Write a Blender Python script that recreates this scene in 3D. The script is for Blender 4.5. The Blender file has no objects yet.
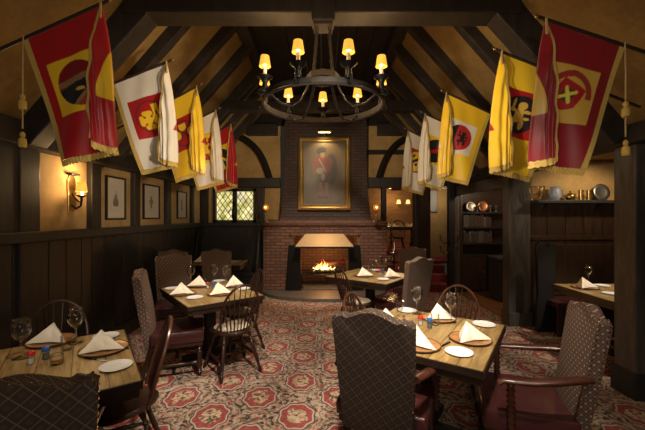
import bpy, bmesh, math, random
from mathutils import Vector, Matrix, noise
R = math.radians
random.seed(7)
sc = bpy.context.scene
COL = sc.collection
H = 1.65; F = 340.0; CX = 322.0; CY = 216.0

# ------------------------------------------------------------------ materials
class NT:
    def __init__(s, name):
        s.m = bpy.data.materials.new(name); s.m.use_nodes = True
        s.t = s.m.node_tree; s.t.nodes.clear()
        s.out = s.t.nodes.new('ShaderNodeOutputMaterial')
    def n(s, typ, **kw):
        nd = s.t.nodes.new(typ)
        for k, v in kw.items(): setattr(nd, k, v)
        return nd
    def put(s, sock, v):
        if isinstance(v, bpy.types.NodeSocket): s.t.links.new(v, sock)
        elif isinstance(v, (tuple, list)):
            sock.default_value = tuple(v) + ((1.0,) if len(v) == 3 and len(sock.default_value) == 4 else ())
        else: sock.default_value = v
    def ma(s, op, a, b=0.0, c=0.0):
        nd = s.n('ShaderNodeMath', operation=op)
        s.put(nd.inputs[0], a); s.put(nd.inputs[1], b); s.put(nd.inputs[2], c)
        return nd.outputs[0]
    def mix(s, f, a, b):
        nd = s.n('ShaderNodeMix', data_type='RGBA')
        s.put(nd.inputs[0], f); s.put(nd.inputs[6], a); s.put(nd.inputs[7], b)
        return nd.outputs[2]
    def coord(s):
        tc = s.n('ShaderNodeTexCoord')
        sp = s.n('ShaderNodeSeparateXYZ'); s.t.links.new(tc.outputs['Object'], sp.inputs[0])
        return tc.outputs['Object'], sp.outputs[0], sp.outputs[1], sp.outputs[2]
    def vec(s, x, y, z):
        nd = s.n('ShaderNodeCombineXYZ')
        s.put(nd.inputs[0], x); s.put(nd.inputs[1], y); s.put(nd.inputs[2], z)
        return nd.outputs[0]
    def noise(s, v, scale, detail=4.0, rough=.55, dist=0.0):
        nd = s.n('ShaderNodeTexNoise'); s.put(nd.inputs['Vector'], v)
        nd.inputs['Scale'].default_value = scale; nd.inputs['Detail'].default_value = detail
        nd.inputs['Roughness'].default_value = rough; nd.inputs['Distortion'].default_value = dist
        return nd.outputs[0]
    def mapping(s, v, sx, sy, sz):
        nd = s.n('ShaderNodeMapping'); s.put(nd.inputs[0], v); nd.inputs['Scale'].default_value = (sx, sy, sz)
        return nd.outputs[0]
    def ramp(s, f, stops, interp='LINEAR'):
        nd = s.n('ShaderNodeValToRGB'); s.put(nd.inputs[0], f)
        cr = nd.color_ramp; cr.interpolation = interp
        while len(cr.elements) < len(stops): cr.elements.new(0.5)
        for e, (p, c) in zip(cr.elements, stops):
            e.position = p; e.color = tuple(c) + (1,)
        return nd.outputs[0]
    def bump(s, h, strength=.3, dist=.01):
        nd = s.n('ShaderNodeBump'); s.put(nd.inputs['Height'], h)
        nd.inputs['Strength'].default_value = strength; nd.inputs['Distance'].default_value = dist
        return nd.outputs[0]
    def bsdf(s, color, rough=.5, metal=0., normal=None, **kw):
        b = s.n('ShaderNodeBsdfPrincipled')
        s.put(b.inputs['Base Color'], color); s.put(b.inputs['Roughness'], rough); s.put(b.inputs['Metallic'], metal)
        if normal is not None: s.put(b.inputs['Normal'], normal)
        for k, v in kw.items(): s.put(b.inputs[k.replace('_', ' ')], v)
        s.t.links.new(b.outputs[0], s.out.inputs[0])
        return s.m

def plain(name, color, rough=.5, metal=0., var=.15, scale=30., bump=0., **kw):
    t = NT(name); v, x, y, z = t.coord()
    nz = t.noise(v, scale)
    c = t.mix(nz, tuple(k * (1 - var) for k in color), tuple(min(1, k * (1 + var)) for k in color))
    nm = t.bump(nz, bump) if bump else None
    return t.bsdf(c, rough, metal, nm, **kw)

def wood(name, dark, light, rough=.4, sx=1., sy=12., sz=12., scale=3., bump=.15, plank=None, axis='y'):
    t = NT(name); v, x, y, z = t.coord()
    m = t.mapping(v, sx, sy, sz)
    nz = t.noise(m, scale, 6, .6, .6)
    c = t.ramp(nz, [(.3, dark), (.68, light)])
    h = nz
    if plank:
        a = y if axis == 'y' else x
        fr = t.ma('FRACT', t.ma('DIVIDE', t.ma('ADD', a, 50.0), plank))
        ln = t.ma('LESS_THAN', fr, .035)
        fl = t.ma('FLOOR', t.ma('DIVIDE', t.ma('ADD', a, 50.0), plank))
        wn = t.n('ShaderNodeTexWhiteNoise', noise_dimensions='1D'); t.put(wn.inputs['W'], fl)
        c = t.mix(t.ma('MULTIPLY', wn.outputs[0], .35), c, dark)
        c = t.mix(ln, c, tuple(k * .25 for k in dark))
    return t.bsdf(c, rough, 0., t.bump(h, bump, .004))

def emis(name, color, strength):
    t = NT(name); e = t.n('ShaderNodeEmission')
    t.put(e.inputs[0], color); e.inputs[1].default_value = strength
    t.t.links.new(e.outputs[0], t.out.inputs[0]); return t.m

def fabric_mat(name, ground, dot, line, cell=.055):
    t = NT(name); v, x, y, z = t.coord()
    s = t.ma('ADD', x, y)
    p = t.ma('DIVIDE', t.ma('ADD', t.ma('ADD', s, z), 20.), cell); q = t.ma('DIVIDE', t.ma('ADD', t.ma('SUBTRACT', s, z), 20.), cell)
    fp = t.ma('ABSOLUTE', t.ma('SUBTRACT', t.ma('FRACT', p), .5)); fq = t.ma('ABSOLUTE', t.ma('SUBTRACT', t.ma('FRACT', q), .5))
    d = t.ma('ADD', fp, fq)
    isdot = t.ma('LESS_THAN', d, .25)
    isl = t.ma('GREATER_THAN', t.ma('MAXIMUM', fp, fq), .46)
    nz = t.noise(v, 260., 2)
    g = t.mix(nz, tuple(k * .6 for k in ground), tuple(k * 1.4 for k in ground))
    c = t.mix(isl, g, line); c = t.mix(isdot, c, dot)
    return t.bsdf(c, .75, 0., t.bump(nz, .25, .002))

def attr_mat(name, rough=.45, sheen=.1, bumpy=.1, scale=300):
    t = NT(name); a = t.n('ShaderNodeVertexColor', layer_name='Col'); v, x, y, z = t.coord()
    nz = t.noise(v, scale, 2)
    c = t.mix(t.ma('MULTIPLY', nz, .18), a.outputs[0], (0, 0, 0))
    return t.bsdf(c, rough, 0., t.bump(nz, bumpy, .002), Sheen_Weight=sheen)

def carpet_mat():
    t = NT('carpet'); v, x, y, z = t.coord()
    wob = t.noise(v, 9., 2); wob2 = t.noise(t.mapping(v, 1.3, 1.1, 1), 7.3, 2)
    xw = t.ma('ADD', x, t.ma('MULTIPLY', t.ma('SUBTRACT', wob, .5), .018)); yw = t.ma('ADD', y, t.ma('MULTIPLY', t.ma('SUBTRACT', wob2, .5), .018))
    A, B = .71, .594
    def med(ox, oy):
        px = t.ma('SUBTRACT', t.ma('MODULO', t.ma('ADD', xw, -ox + A / 2 + 20 * A), A), A / 2)
        py = t.ma('SUBTRACT', t.ma('MODULO', t.ma('ADD', yw, -oy + B / 2 + 20 * B), B), B / 2)
        nx = t.ma('DIVIDE', px, .143); ny = t.ma('DIVIDE', py, .176)
        r = t.ma('SQRT', t.ma('ADD', t.ma('MULTIPLY', nx, nx), t.ma('MULTIPLY', ny, ny)))
        th = t.ma('ARCTAN2', ny, nx)
        lob = t.ma('ADD', 1., t.ma('MULTIPLY', t.ma('COSINE', t.ma('MULTIPLY', th, 8.)), .055))
        return t.ma('MULTIPLY', r, lob)
    r = t.ma('MINIMUM', med(-.21, 2.81), med(-.21 + A / 2, 2.81 + B / 2))
    def band(a, b, src=None):
        s_ = src or r
        return t.ma('MULTIPLY', t.ma('GREATER_THAN', s_, a), t.ma('LESS_THAN', s_, b))
    # speckled floral ground
    vo = t.n('ShaderNodeTexVoronoi'); t.put(vo.inputs['Vector'], v); vo.inputs['Scale'].default_value = 38.
    sep = t.n('ShaderNodeSeparateColor'); t.t.links.new(vo.outputs['Color'], sep.inputs[0])
    big = t.noise(v, 14., 3)
    k = t.ma('ADD', t.ma('MULTIPLY', sep.outputs[0], .75), t.ma('MULTIPLY', big, .3))
    ground = t.ramp(k, [(0, (.03, .026, .02)), (.25, (.16, .115, .06)), (.36, (.38, .27, .18)), (.50, (.42, .17, .13)), (.62, (.36, .27, .17)), (.74, (.50, .36, .28)), (.86, (.30, .05, .045)), (.95, (.40, .30, .2))], 'CONSTANT')
    # scrolls: winding pale and dark lines from a distorted distance field
    sc1 = t.ma('SINE', t.ma('MULTIPLY', t.ma('ADD', r, t.ma('MULTIPLY', t.noise(v, 6.5, 3, .5, .8), 1.3)), 14.))
    pale = t.ma('GREATER_THAN', sc1, .86); darkl = t.ma('LESS_THAN', sc1, -.80)
    c = t.mix(t.ma('MULTIPLY', pale, .6), ground, (.58, .46, .36))
    c = t.mix(t.ma('MULTIPLY', darkl, .6), c, (.035, .03, .022))
    c = t.mix(band(1.02, 1.10), c, (.08, .06, .045))
    red = t.ramp(t.noise(v, 40., 3), [(.35, (.24, .035, .035)), (.65, (.38, .085, .075))])
    c = t.mix(t.ma('LESS_THAN', r, .94), c, red)
    k2 = t.ma('ADD', t.ma('MULTIPLY', sep.outputs[1], .8), .1)
    flor = t.ramp(k2, [(0, (.09, .075, .04)), (.22, (.40, .28, .16)), (.42, (.56, .42, .30)), (.66, (.36, .07, .06)), (.76, (.44, .33, .16)), (.88, (.62, .50, .40))], 'CONSTANT')
    c = t.mix(t.ma('LESS_THAN', t.ma('ADD', r, t.ma('MULTIPLY', t.ma('SUBTRACT', big, .5), .9)), .60), c, flor)
    c = t.mix(band(.93, 1.03), c, (.50, .39, .31))
    fine = t.noise(v, 420., 2)
    c = t.mix(t.ma('MULTIPLY', fine, .3), c, (.02, .015, .01))
    return t.bsdf(c, .95, 0., t.bump(fine, .5, .004))

def brick_mat(name, c1, c2, mortar, mode='xz', scale=1.):
    t = NT(name); v, x, y, z = t.coord()
    vv = t.vec(t.ma('ADD', x, t.ma('MULTIPLY', y, 1.)), z, 0.)
    b = t.n('ShaderNodeTexBrick'); t.put(b.inputs['Vector'], vv)
    t.put(b.inputs['Color1'], c1); t.put(b.inputs['Color2'], c2); t.put(b.inputs['Mortar'], mortar)
    b.inputs['Scale'].default_value = 1.; b.inputs['Mortar Size'].default_value = .011
    b.inputs['Brick Width'].default_value = .21 * scale; b.inputs['Row Height'].default_value = .068 * scale
    b.inputs['Bias'].default_value = -.1
    nz = t.noise(v, 12., 4)
    c = t.mix(t.ma('MULTIPLY', nz, .55), b.outputs[0], tuple(k * .35 for k in c1))
    h = t.ma('SUBTRACT', t.ma('MULTIPLY', nz, .3), b.outputs['Fac'])
    return t.bsdf(c, .75, 0., t.bump(h, .6, .01))

def glass_mat():
    t = NT('clear_glass')
    fr = t.n('ShaderNodeFresnel'); fr.inputs[0].default_value = 1.5
    lw = t.n('ShaderNodeLayerWeight'); lw.inputs[0].default_value = .35
    tr = t.n('ShaderNodeBsdfTransparent'); tr.inputs[0].default_value = (.985, .99, .985, 1)
    gl = t.n('ShaderNodeBsdfGlossy'); gl.inputs['Roughness'].default_value = .03
    mx = t.n('ShaderNodeMixShader')
    t.put(mx.inputs[0], t.ma('ADD', t.ma('MULTIPLY', t.ma('POWER', lw.outputs['Facing'], 2.5), .7), t.ma('MULTIPLY', fr.outputs[0], .5)))
    t.t.links.new(tr.outputs[0], mx.inputs[1]); t.t.links.new(gl.outputs[0], mx.inputs[2])
    t.t.links.new(mx.outputs[0], t.out.inputs[0]); return t.m

def plaster_mat(name, a, b, scale=2.2):
    t = NT(name); v, x, y, z = t.coord()
    n1 = t.noise(v, scale, 6, .65); n2 = t.noise(v, 18., 5, .7)
    k = t.ma('ADD', t.ma('MULTIPLY', n1, .7), t.ma('MULTIPLY', n2, .3))
    return t.bsdf(t.ramp(k, [(.34, a), (.66, b)]), .85, 0., t.bump(n2, .35, .01))

def window_glass():
    t = NT('leaded_window_glass'); v, x, y, z = t.coord()
    k = t.noise(v, 5., 3); e = t.n('ShaderNodeEmission')
    t.put(e.inputs[0], t.ramp(k, [(.3, (.42, .42, .08)), (.5, (.95, .80, .32)), (.7, (1., .95, .65))]))
    t.put(e.inputs[1], t.ma('ADD', .1, t.ma('MULTIPLY', t.noise(v, 9., 2), 1.7)))
    t.t.links.new(e.outputs[0], t.out.inputs[0]); return t.m

M = {}
M['carpet'] = carpet_mat()
M['beam'] = wood('dark_oak_beam', (.008, .006, .005), (.022, .017, .013), .55, 6, 6, 1.5, 3.)
M['beam_y'] = wood('dark_oak_rafter', (.007, .005, .004), (.024, .017, .012), .55, 3, 3, 3, 3.)
M['grey_oak'] = wood('greyed_oak', (.040, .034, .028), (.10, .085, .07), .5, 7, 7, 1, 3.)
M['panel'] = wood('black_brown_panelling', (.012, .0125, .0125), (.026, .027, .026), .52, 8, 8, .8, 3.)
M['panel_warm'] = wood('brown_alcove_panelling', (.022, .012, .007), (.055, .030, .017), .40, 8, 8, .8, 3.)
M['board'] = wood('dark_ceiling_boards', (.008, .005, .004), (.020, .013, .009), .8, 8, 1, 8, 2.)
M['nook_floor'] = wood('oak_floor', (.16, .07, .03), (.30, .15, .06), .35, 10, 1, 1, 2., plank=.12, axis='x')
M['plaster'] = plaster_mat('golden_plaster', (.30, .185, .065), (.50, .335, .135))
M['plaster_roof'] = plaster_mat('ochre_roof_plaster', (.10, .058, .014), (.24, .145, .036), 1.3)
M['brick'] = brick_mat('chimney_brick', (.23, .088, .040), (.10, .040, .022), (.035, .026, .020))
M['brick_up'] = brick_mat('dark_brick', (.075, .034, .020), (.040, .020, .013), (.012, .010, .009))  # darker brick tone for the chimney breast
M['brick_far'] = brick_mat('far_brick', (.34, .19, .08), (.22, .11, .05), (.20, .13, .07))
M['fire_brick'] = brick_mat('fire_brick', (.22, .12, .07), (.14, .08, .05), (.06, .05, .04))
M['hearth'] = plain('hearth_stone', (.075, .065, .052), .6, 0, .5, 9, .3)
def tabletop_mat():
    t = NT('worn_plank_top'); v, x, y, z = t.coord()
    g = t.noise(t.mapping(v, 14, 1.3, 14), 2.4, 7, .65, .8)
    k = t.noise(v, 5., 3, .6)
    c = t.ramp(g, [(.30, (.10, .055, .018)), (.46, (.30, .19, .065)), (.60, (.45, .31, .12)), (.75, (.56, .41, .18))])
    c = t.mix(t.ma('MULTIPLY', t.ma('GREATER_THAN', k, .62), .35), c, (.12, .06, .02))
    fx = t.ma('DIVIDE', t.ma('ADD', x, 50.), .17); ln = t.ma('LESS_THAN', t.ma('FRACT', fx), .03)
    wn = t.n('ShaderNodeTexWhiteNoise', noise_dimensions='1D'); t.put(wn.inputs['W'], t.ma('FLOOR', fx))
    c = t.mix(t.ma('MULTIPLY', wn.outputs[0], .4), c, (.17, .10, .035)); c = t.mix(ln, c, (.03, .018, .008))
    return t.bsdf(c, .36, 0., t.bump(t.ma('SUBTRACT', g, ln), .25, .003))
M['table_top'] = tabletop_mat()
M['table_edge'] = wood('dark_table_edge', (.012, .007, .005), (.035, .019, .010), .4, 3, 3, 3, 3.)
M['black_iron'] = plain('black_iron', (.018, .016, .015), .42, .75, .3, 25, .2)
M['forged'] = plain('forged_iron', (.035, .029, .024), .6, .6, .35, 18, .3)
M['chair_wood'] = wood('dark_chair_wood', (.014, .006, .004), (.045, .018, .010), .28, 4, 4, 1, 4., .05)
M['arm_wood'] = wood('mahogany_arm', (.030, .010, .006), (.085, .028, .015), .25, 4, 1, 4, 4., .05)
M['hoop_wood'] = wood('red_brown_hoop', (.03, .012, .007), (.10, .038, .018), .28, 4, 4, 4, 4., .05)
M['fabric_dark'] = fabric_mat('brown_diamond_fabric', (.034, .020, .015), (.052, .033, .022), (.125, .085, .052), .066)
M['fabric_light'] = fabric_mat('rose_brown_dotted_fabric', (.090, .052, .040), (.38, .28, .20), (.19, .125, .09), .046)
M['fabric_taupe'] = fabric_mat('taupe_fabric', (.145, .100, .072), (.21, .16, .115), (.11, .075, .055), .03)
M['vinyl'] = plain('maroon_vinyl', (.050, .014, .014), .27, 0, .12, 14, .05, Coat_Weight=.15)
M['nail'] = plain('brass_nailheads', (.62, .48, .28), .25, 1.)
M['cushion'] = plain('cream_seat_pad', (.50, .41, .29), .9, 0, .25, 60, .3)
M['napkin'] = plain('cream_linen', (.86, .78, .62), .85, 0, .06, 90, .15, Sheen_Weight=.1)
M['china'] = plain('white_china', (.84, .82, .78), .18, 0, .03, 10)
M['charger'] = wood('copper_charger', (.22, .09, .03), (.46, .23, .085), .3, 4, 4, 4, 5., .05)
M['charger_rim'] = plain('dark_charger_rim', (.09, .035, .015), .3, .2)
M['steel'] = plain('polished_steel', (.55, .52, .48), .2, 1.)
M['pewter'] = plain('dull_pewter', (.34, .33, .31), .35, .9, .3, 20)
M['copper'] = plain('worn_copper', (.45, .22, .11), .35, .9, .3, 20)
M['brass'] = plain('old_brass', (.46, .30, .10), .3, .95, .25, 20)
M['gold'] = plain('gilt_frame', (.50, .36, .15), .32, .85, .35, 40, .5)
M['glass'] = glass_mat()
M['red_cap'] = plain('red_plastic', (.55, .03, .02), .35)
M['blue_cap'] = plain('blue_plastic', (.03, .12, .42), .35)
M['salt'] = plain('white_salt', (.75, .74, .72), .6)
M['pepper'] = plain('grey_pepper', (.18, .19, .22), .7)
M['amber'] = plain('amber_wine', (.40, .20, .06), .3)
M['fringe'] = plain('gold_bullion_fringe', (.66, .45, .11), .5, .25, .45, 220, .8)
M['cord'] = plain('gold_cord', (.50, .36, .15), .6, .1, .4, 200, .6)
M['pole'] = plain('dark_pole', (.022, .014, .010), .4)
M['flagcloth'] = attr_mat('satin_flag', .38, .2, .08, 240)
M['paint'] = attr_mat('oil_painting', .4, 0., .15, 60)
M['print'] = attr_mat('paper_print', .6, 0., 0.)
M['shade'] = None
M['hood'] = plain('copper_hood', (.62, .41, .22), .42, .45, .12, 10, .05)
M['log'] = wood('charred_log', (.010, .007, .006), (.09, .05, .03), .9, 2, 10, 10, 4., .5)
M['maroon_carpet'] = plain('maroon_stair_carpet', (.20, .028, .032), .95, 0, .35, 60, .3)
M['pewter_blue'] = plain('blue_grey_stoneware', (.30, .33, .40), .4, 0, .3, 15)
M['notice'] = plain('grey_paper', (.32, .33, .32), .7)
M['black_paint'] = plain('black_paint', (.010, .0085, .0075), .55)
M['bin'] = plain('dark_grey_cabinet', (.045, .043, .042), .45)
M['green'] = plain('dusty_leaf', (.05, .06, .03), .7)
M['window_glass'] = window_glass()
M['bulb'] = emis('warm_bulb', (1., .80, .45), 14.)
M['far_bulb'] = emis('far_warm_bulb', (1., .66, .25), 5.)
M['amber_glow'] = emis('amber_candle_glow', (1., .28, .02), .75)
M['cand_tip'] = emis('candle_flame', (1., .6, .2), 14.)
M['book_a'] = plain('brown_leather', (.06, .03, .02), .6); M['book_b'] = plain('green_cloth', (.03, .04, .03), .7); M['book_c'] = plain('grey_cloth', (.09, .08, .07), .7)

def shade_mat(name='parchment_shade', col=(1., .50, .06), st=1.15):
    t = NT(name); v, x, y, z = t.coord()
    e = t.n('ShaderNodeEmission'); k = t.noise(v, 30., 3)
    t.put(e.inputs[0], t.ramp(k, [(.3, tuple(c * .8 for c in col)), (.7, col)])); e.inputs[1].default_value = st
    d = t.n('ShaderNodeBsdfDiffuse'); t.put(d.inputs[0], (.30, .17, .04))
    mx = t.n('ShaderNodeAddShader'); t.t.links.new(e.outputs[0], mx.inputs[0]); t.t.links.new(d.outputs[0], mx.inputs[1])
    t.t.links.new(mx.outputs[0], t.out.inputs[0]); return t.m
M['shade'] = shade_mat()
def flame_mat():
    t = NT('fire_flame'); v, x, y, z = t.coord()
    e = t.n('ShaderNodeEmission')
    k = t.ma('ADD', t.ma('MULTIPLY', z, 2.2), t.ma('MULTIPLY', t.noise(v, 9., 3), .6))
    t.put(e.inputs[0], t.ramp(k, [(.25, (1., .78, .35)), (.6, (1., .45, .10)), (.95, (1., .16, .02))])); e.inputs[1].default_value = 5.
    t.t.links.new(e.outputs[0], t.out.inputs[0]); return t.m
M['flame'] = flame_mat()

# ------------------------------------------------------------------ mesh helper
def frame_to(p0, p1):
    d = Vector(p1) - Vector(p0); L = d.length
    q = d.to_track_quat('Z', 'Y')
    return Matrix.Translation(p0) @ q.to_matrix().to_4x4(), L

class MB:
    def __init__(s, M0=None): s.bm = bmesh.new(); s.M = M0 or Matrix.Identity(4)
    def v(s, p): return s.bm.verts.new(s.M @ Vector(p))
    def box(s, c, d, rot=None, bev=0., taper=None):
        m = Matrix.Translation(c)
        if rot is not None: m = m @ rot
        vs = []
        for z in (-.5, .5):
            k = (taper if (taper and z > 0) else (1, 1))
            for x, y in ((-.5, -.5), (.5, -.5), (.5, .5), (-.5, .5)):
                vs.append(s.v(m @ Vector((x * d[0] * k[0], y * d[1] * k[1], z * d[2]))))
        fs = [s.bm.faces.new([vs[i] for i in f]) for f in ((3, 2, 1, 0), (4, 5, 6, 7), (0, 1, 5, 4), (1, 2, 6, 5), (2, 3, 7, 6), (3, 0, 4, 7))]
        if bev > 0:
            es = list({e for f in fs for e in f.edges})
            bmesh.ops.bevel(s.bm, geom=es, offset=bev, segments=2, profile=.6, affect='EDGES')
        return s
    def bar(s, p0, p1, w, h, bev=0.):
        """rectangular beam between two points; w across (horizontal), h vertical-ish"""
        p0, p1 = Vector(p0), Vector(p1); d = (p1 - p0); L = d.length; z = d / L
        up = Vector((0, 0, 1)) if abs(z.z) < .95 else Vector((0, 1, 0))
        x = z.cross(up).normalized(); y = x.cross(z).normalized() * -1
        rot = Matrix((x, y, z)).transposed().to_4x4()
        return s.box((p0 + p1) / 2, (w, h, L), rot, bev)
    def lathe(s, prof, seg=16, m=None, cap=True):
        m = m or Matrix.Identity(4); rings = []
        for r, z in prof:
            rings.append([s.v(m @ Vector((r * math.cos(2 * math.pi * i / seg), r * math.sin(2 * math.pi * i / seg), z))) for i in range(seg)])
        for a, b in zip(rings, rings[1:]):
            for i in range(seg):
                j = (i + 1) % seg; s.bm.faces.new((a[i], a[j], b[j], b[i]))
        if cap:
            s.bm.faces.new(rings[0][::-1]); s.bm.faces.new(rings[-1])
        return s
    def rod(s, p0, p1, r0, r1=None, seg=10):
        r1 = r0 if r1 is None else r1
        m, L = frame_to(p0, p1)
        return s.lathe([(r0, 0), (r1, L)], seg, m)
    def turned(s, p0, p1, prof, seg=12):
        """prof: (t 0..1, radius)"""
        m, L = frame_to(p0, p1)
        return s.lathe([(r, t * L) for t, r in prof], seg, m)
    def tube(s, pts, r, seg=8, closed=False, flat=None):
        pts = [Vector(p) for p in pts]; n = len(pts); rings = []
        prev = None
        for i, p in enumerate(pts):
            a = pts[(i - 1) % n] if (closed or i > 0) else pts[0]
            b = pts[(i + 1) % n] if (closed or i < n - 1) else pts[-1]
            t = (b - a).normalized()
            if prev is None:
                u = t.cross(Vector((0, 0, 1)))
                if u.length < .1: u = t.cross(Vector((0, 1, 0)))
                u.normalize()
            else:
                u = (prev - t * prev.dot(t)).normalized()
            prev = u; w = t.cross(u)
            rr = r(i / (n - 1)) if callable(r) else r
            fx, fy = flat or (1, 1)
            rings.append([s.v(p + u * (rr * fx * math.cos(2 * math.pi * k / seg)) + w * (rr * fy * math.sin(2 * math.pi * k / seg))) for k in range(seg)])
        rng = range(n) if closed else range(n - 1)
        for i in rng:
            a, b = rings[i], rings[(i + 1) % n]
            for k in range(seg):
                j = (k + 1) % seg; s.bm.faces.new((a[k], a[j], b[j], b[k]))
        if not closed:
            s.bm.faces.new(rings[0][::-1]); s.bm.faces.new(rings[-1])
        return s
    def prism(s, poly, y0, y1, m=None, bev=0., seg=3):
        """poly in x,z extruded along y"""
        m = m or Matrix.Identity(4)
        a = [s.v(m @ Vector((x, y0, z))) for x, z in poly]; b = [s.v(m @ Vector((x, y1, z))) for x, z in poly]
        fa = s.bm.faces.new(a); fb = s.bm.faces.new(b[::-1]); n = len(poly)
        sides = [s.bm.faces.new((a[(i + 1) % n], a[i], b[i], b[(i + 1) % n])) for i in range(n)]
        if bev > 0:
            es = list(set(fa.edges) | set(fb.edges))
            bmesh.ops.bevel(s.bm, geom=es, offset=bev, segments=seg, profile=.55, affect='EDGES')
        return s
    def grid(s, fn, nu, nv, col=None, thick=None):
        lay = (s.bm.verts.layers.float_color.get('Col') or s.bm.verts.layers.float_color.new('Col')) if col else None
        vs = [[s.v(fn(i / nu, j / nv)) for j in range(nv + 1)] for i in range(nu + 1)]
        for i in range(nu):
            for j in range(nv):
                s.bm.faces.new((vs[i][j], vs[i + 1][j], vs[i + 1][j + 1], vs[i][j + 1]))
        if col:
            for i in range(nu + 1):
                for j in range(nv + 1):
                    c = col(i / nu, j / nv); vs[i][j][lay] = (c[0], c[1], c[2], 1)
        return s
    def sphere(s, c, r, sx=1, sy=1, sz=1, seg=14, m=None):
        n = seg // 2
        prof = [(max(1e-4, math.sin(math.pi * k / n)) * r, -math.cos(math.pi * k / n) * r) for k in range(n + 1)]
        mm = Matrix.Translation(c) @ Matrix.Diagonal((sx, sy, sz, 1))
        return s.lathe(prof, seg, mm if m is None else m @ mm, cap=True)
    def build(s, name, mat, parent=None, smooth=False, ang=40):
        bmesh.ops.recalc_face_normals(s.bm, faces=s.bm.faces) if s.bm.faces else None
        me = bpy.data.meshes.new(name); s.bm.to_mesh(me); s.bm.free()
        me.materials.append(M[mat] if isinstance(mat, str) else mat)
        if smooth:
            for p in me.polygons: p.use_smooth = True
            if ang < 180:
                try: me.set_sharp_from_angle(angle=R(ang))
                except Exception: pass
        o = bpy.data.objects.new(name, me); COL.objects.link(o)
        if parent is not None: o.parent = parent
        return o

def thing(name, label, cat, loc=(0, 0, 0), rz=0., group=None):
    o = bpy.data.objects.new(name, None); COL.objects.link(o)
    o.empty_display_size = .1
    o.location = loc; o.rotation_euler = (0, 0, rz); o['label'] = label; o['category'] = cat
    if group: o['group'] = group
    return o
def tag(o, label, cat, group=None, kind=None):
    o['label'] = label; o['category'] = cat
    if group: o['group'] = group
    if kind: o['kind'] = kind
    return o
def struct(mb, name, mat, smooth=False):
    o = mb.build(name, mat, None, smooth); o['kind'] = 'structure'; return o
def dup(root, loc, rz, label, group=None):
    def cp(o, parent):
        c = o.copy(); COL.objects.link(c); c.parent = parent
        for ch in list(o.children): cp(ch, c)
        return c
    r = cp(root, None); r.location = loc; r.rotation_euler = (0, 0, rz); r['label'] = label
    if group: r['group'] = group
    return r
USED = {}
def place(make, key, loc, rz, label, group=None):
    """first call builds, later ones copy"""
    if key not in USED:
        o = make(); o.location = loc; o.rotation_euler = (0, 0, rz); o['label'] = label
        if group: o['group'] = group
        USED[key] = o; return o
    return dup(USED[key], loc, rz, label, group)

_tn = [0]
def trim(mb, mat='beam'):
    _tn[0] += 1
    return struct(mb, 'trim_%d' % _tn[0], mat)

# ------------------------------------------------------------------ room shell
WX = 2.75          # half width of the hall
YB = 7.75          # back wall
EZ = 2.40          # eaves
SL = 1.15          # roof slope
ZC = 4.35          # boarded flat at the top
YN = -1.8          # behind the camera
def roof_z(x): return EZ + SL * (WX - abs(x))
XT = WX - (ZC - EZ) / SL

struct(MB().box(((-WX + 5.4) / 2, (YN + 7.9) / 2, -.05), (WX + 5.4, 7.9 - YN, .10)), 'floor', 'carpet')
struct(MB().box((3.7, 6.35, .008), (1.55, 2.3, .016)), 'floor_nook', 'nook_floor')
# left wall: plaster above, panelling below
struct(MB().box((-WX - .06, (YN + YB) / 2, 1.2), (.12, YB - YN, 2.42)), 'wall_left', 'plaster')
mb = MB()
y = YN
while y < YB - .05:
    w = random.choice((.17, .20, .23)); w = min(w, YB - y)
    mb.box((-WX + .012, y + w / 2, .70), (.028, w - .008, 1.40), bev=.004); y += w
struct(mb, 'wall_left_panelling', 'panel')
trim(MB().box((-WX + .045, (YN + YB) / 2, 1.455), (.09, YB - YN, .10), bev=.012), 'panel')
trim(MB().box((-WX + .03, (YN + YB) / 2, .09), (.06, YB - YN, .18), bev=.01), 'panel')
trim(MB().box((-WX + .06, (YN + YB) / 2, 2.38), (.16, YB - YN, .22), bev=.015), 'beam')
for yy, w in ((4.05, .17), (4.95, .15), (5.98, .15), (7.1, .10)):
    trim(MB().box((-WX + .035, yy, 1.90), (.07, w, .80), bev=.01), 'beam')
struct(MB().box((-WX + .015, (YN + 3.08) / 2, 1.95), (.05, 3.08 - YN, .90)), 'wall_left_near_panelling', 'panel')
# back wall left of the chimney: panelling, window, plaster and curved braces
CHX = .05
def backwall(x0, x1, tagn, window=None):
    mb = MB()
    if window:
        a, b, c, d = window
        mb.box(((x0 + a) / 2, YB + .06, 1.85), (a - x0, .12, .9)); mb.box(((b + x1) / 2, YB + .06, 1.85), (x1 - b, .12, .9))
        mb.box(((a + b) / 2, YB + .06, (1.4 + c) / 2), (b - a, .12, c - 1.4)); mb.box(((a + b) / 2, YB + .06, (d + 2.3) / 2), (b - a, .12, 2.3 - d))
    else: mb.box(((x0 + x1) / 2, YB + .06, 1.85), (x1 - x0, .12, .9))
    # gable part follows the roof
    poly = [(x0, 2.3), (x1, 2.3), (x1, min(ZC, roof_z(x1))), (x0, min(ZC, roof_z(x0)))]
    if x0 < -XT < x1: poly.insert(3, (-XT, ZC))
    if x0 < XT < x1: poly.insert(3, (XT, ZC))
    mb.prism(poly, YB, YB + .12)
    struct(mb, 'wall_back_' + tagn, 'plaster')
WIN = (-2.47, -1.50, 1.50, 2.27)
backwall(-WX, CHX - 1.0, 'left', WIN)
mb = MB(); x = -WX
while x < CHX - 1.28:
    w = .21; mb.box((x + w / 2, YB - .012, .72), (w - .008, .03, 1.44), bev=.004); x += w
struct(mb, 'wall_back_panelling', 'panel')
trim(MB().box(((-WX + CHX - 1.28) / 2, YB - .04, 1.455), (WX + CHX - 1.28, .09, .09), bev=.01), 'panel')
trim(MB().box(((-WX + CHX - 1.0) / 2, YB - .06, 2.40), (WX + CHX - 1.0, .14, .22), bev=.015))
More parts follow.
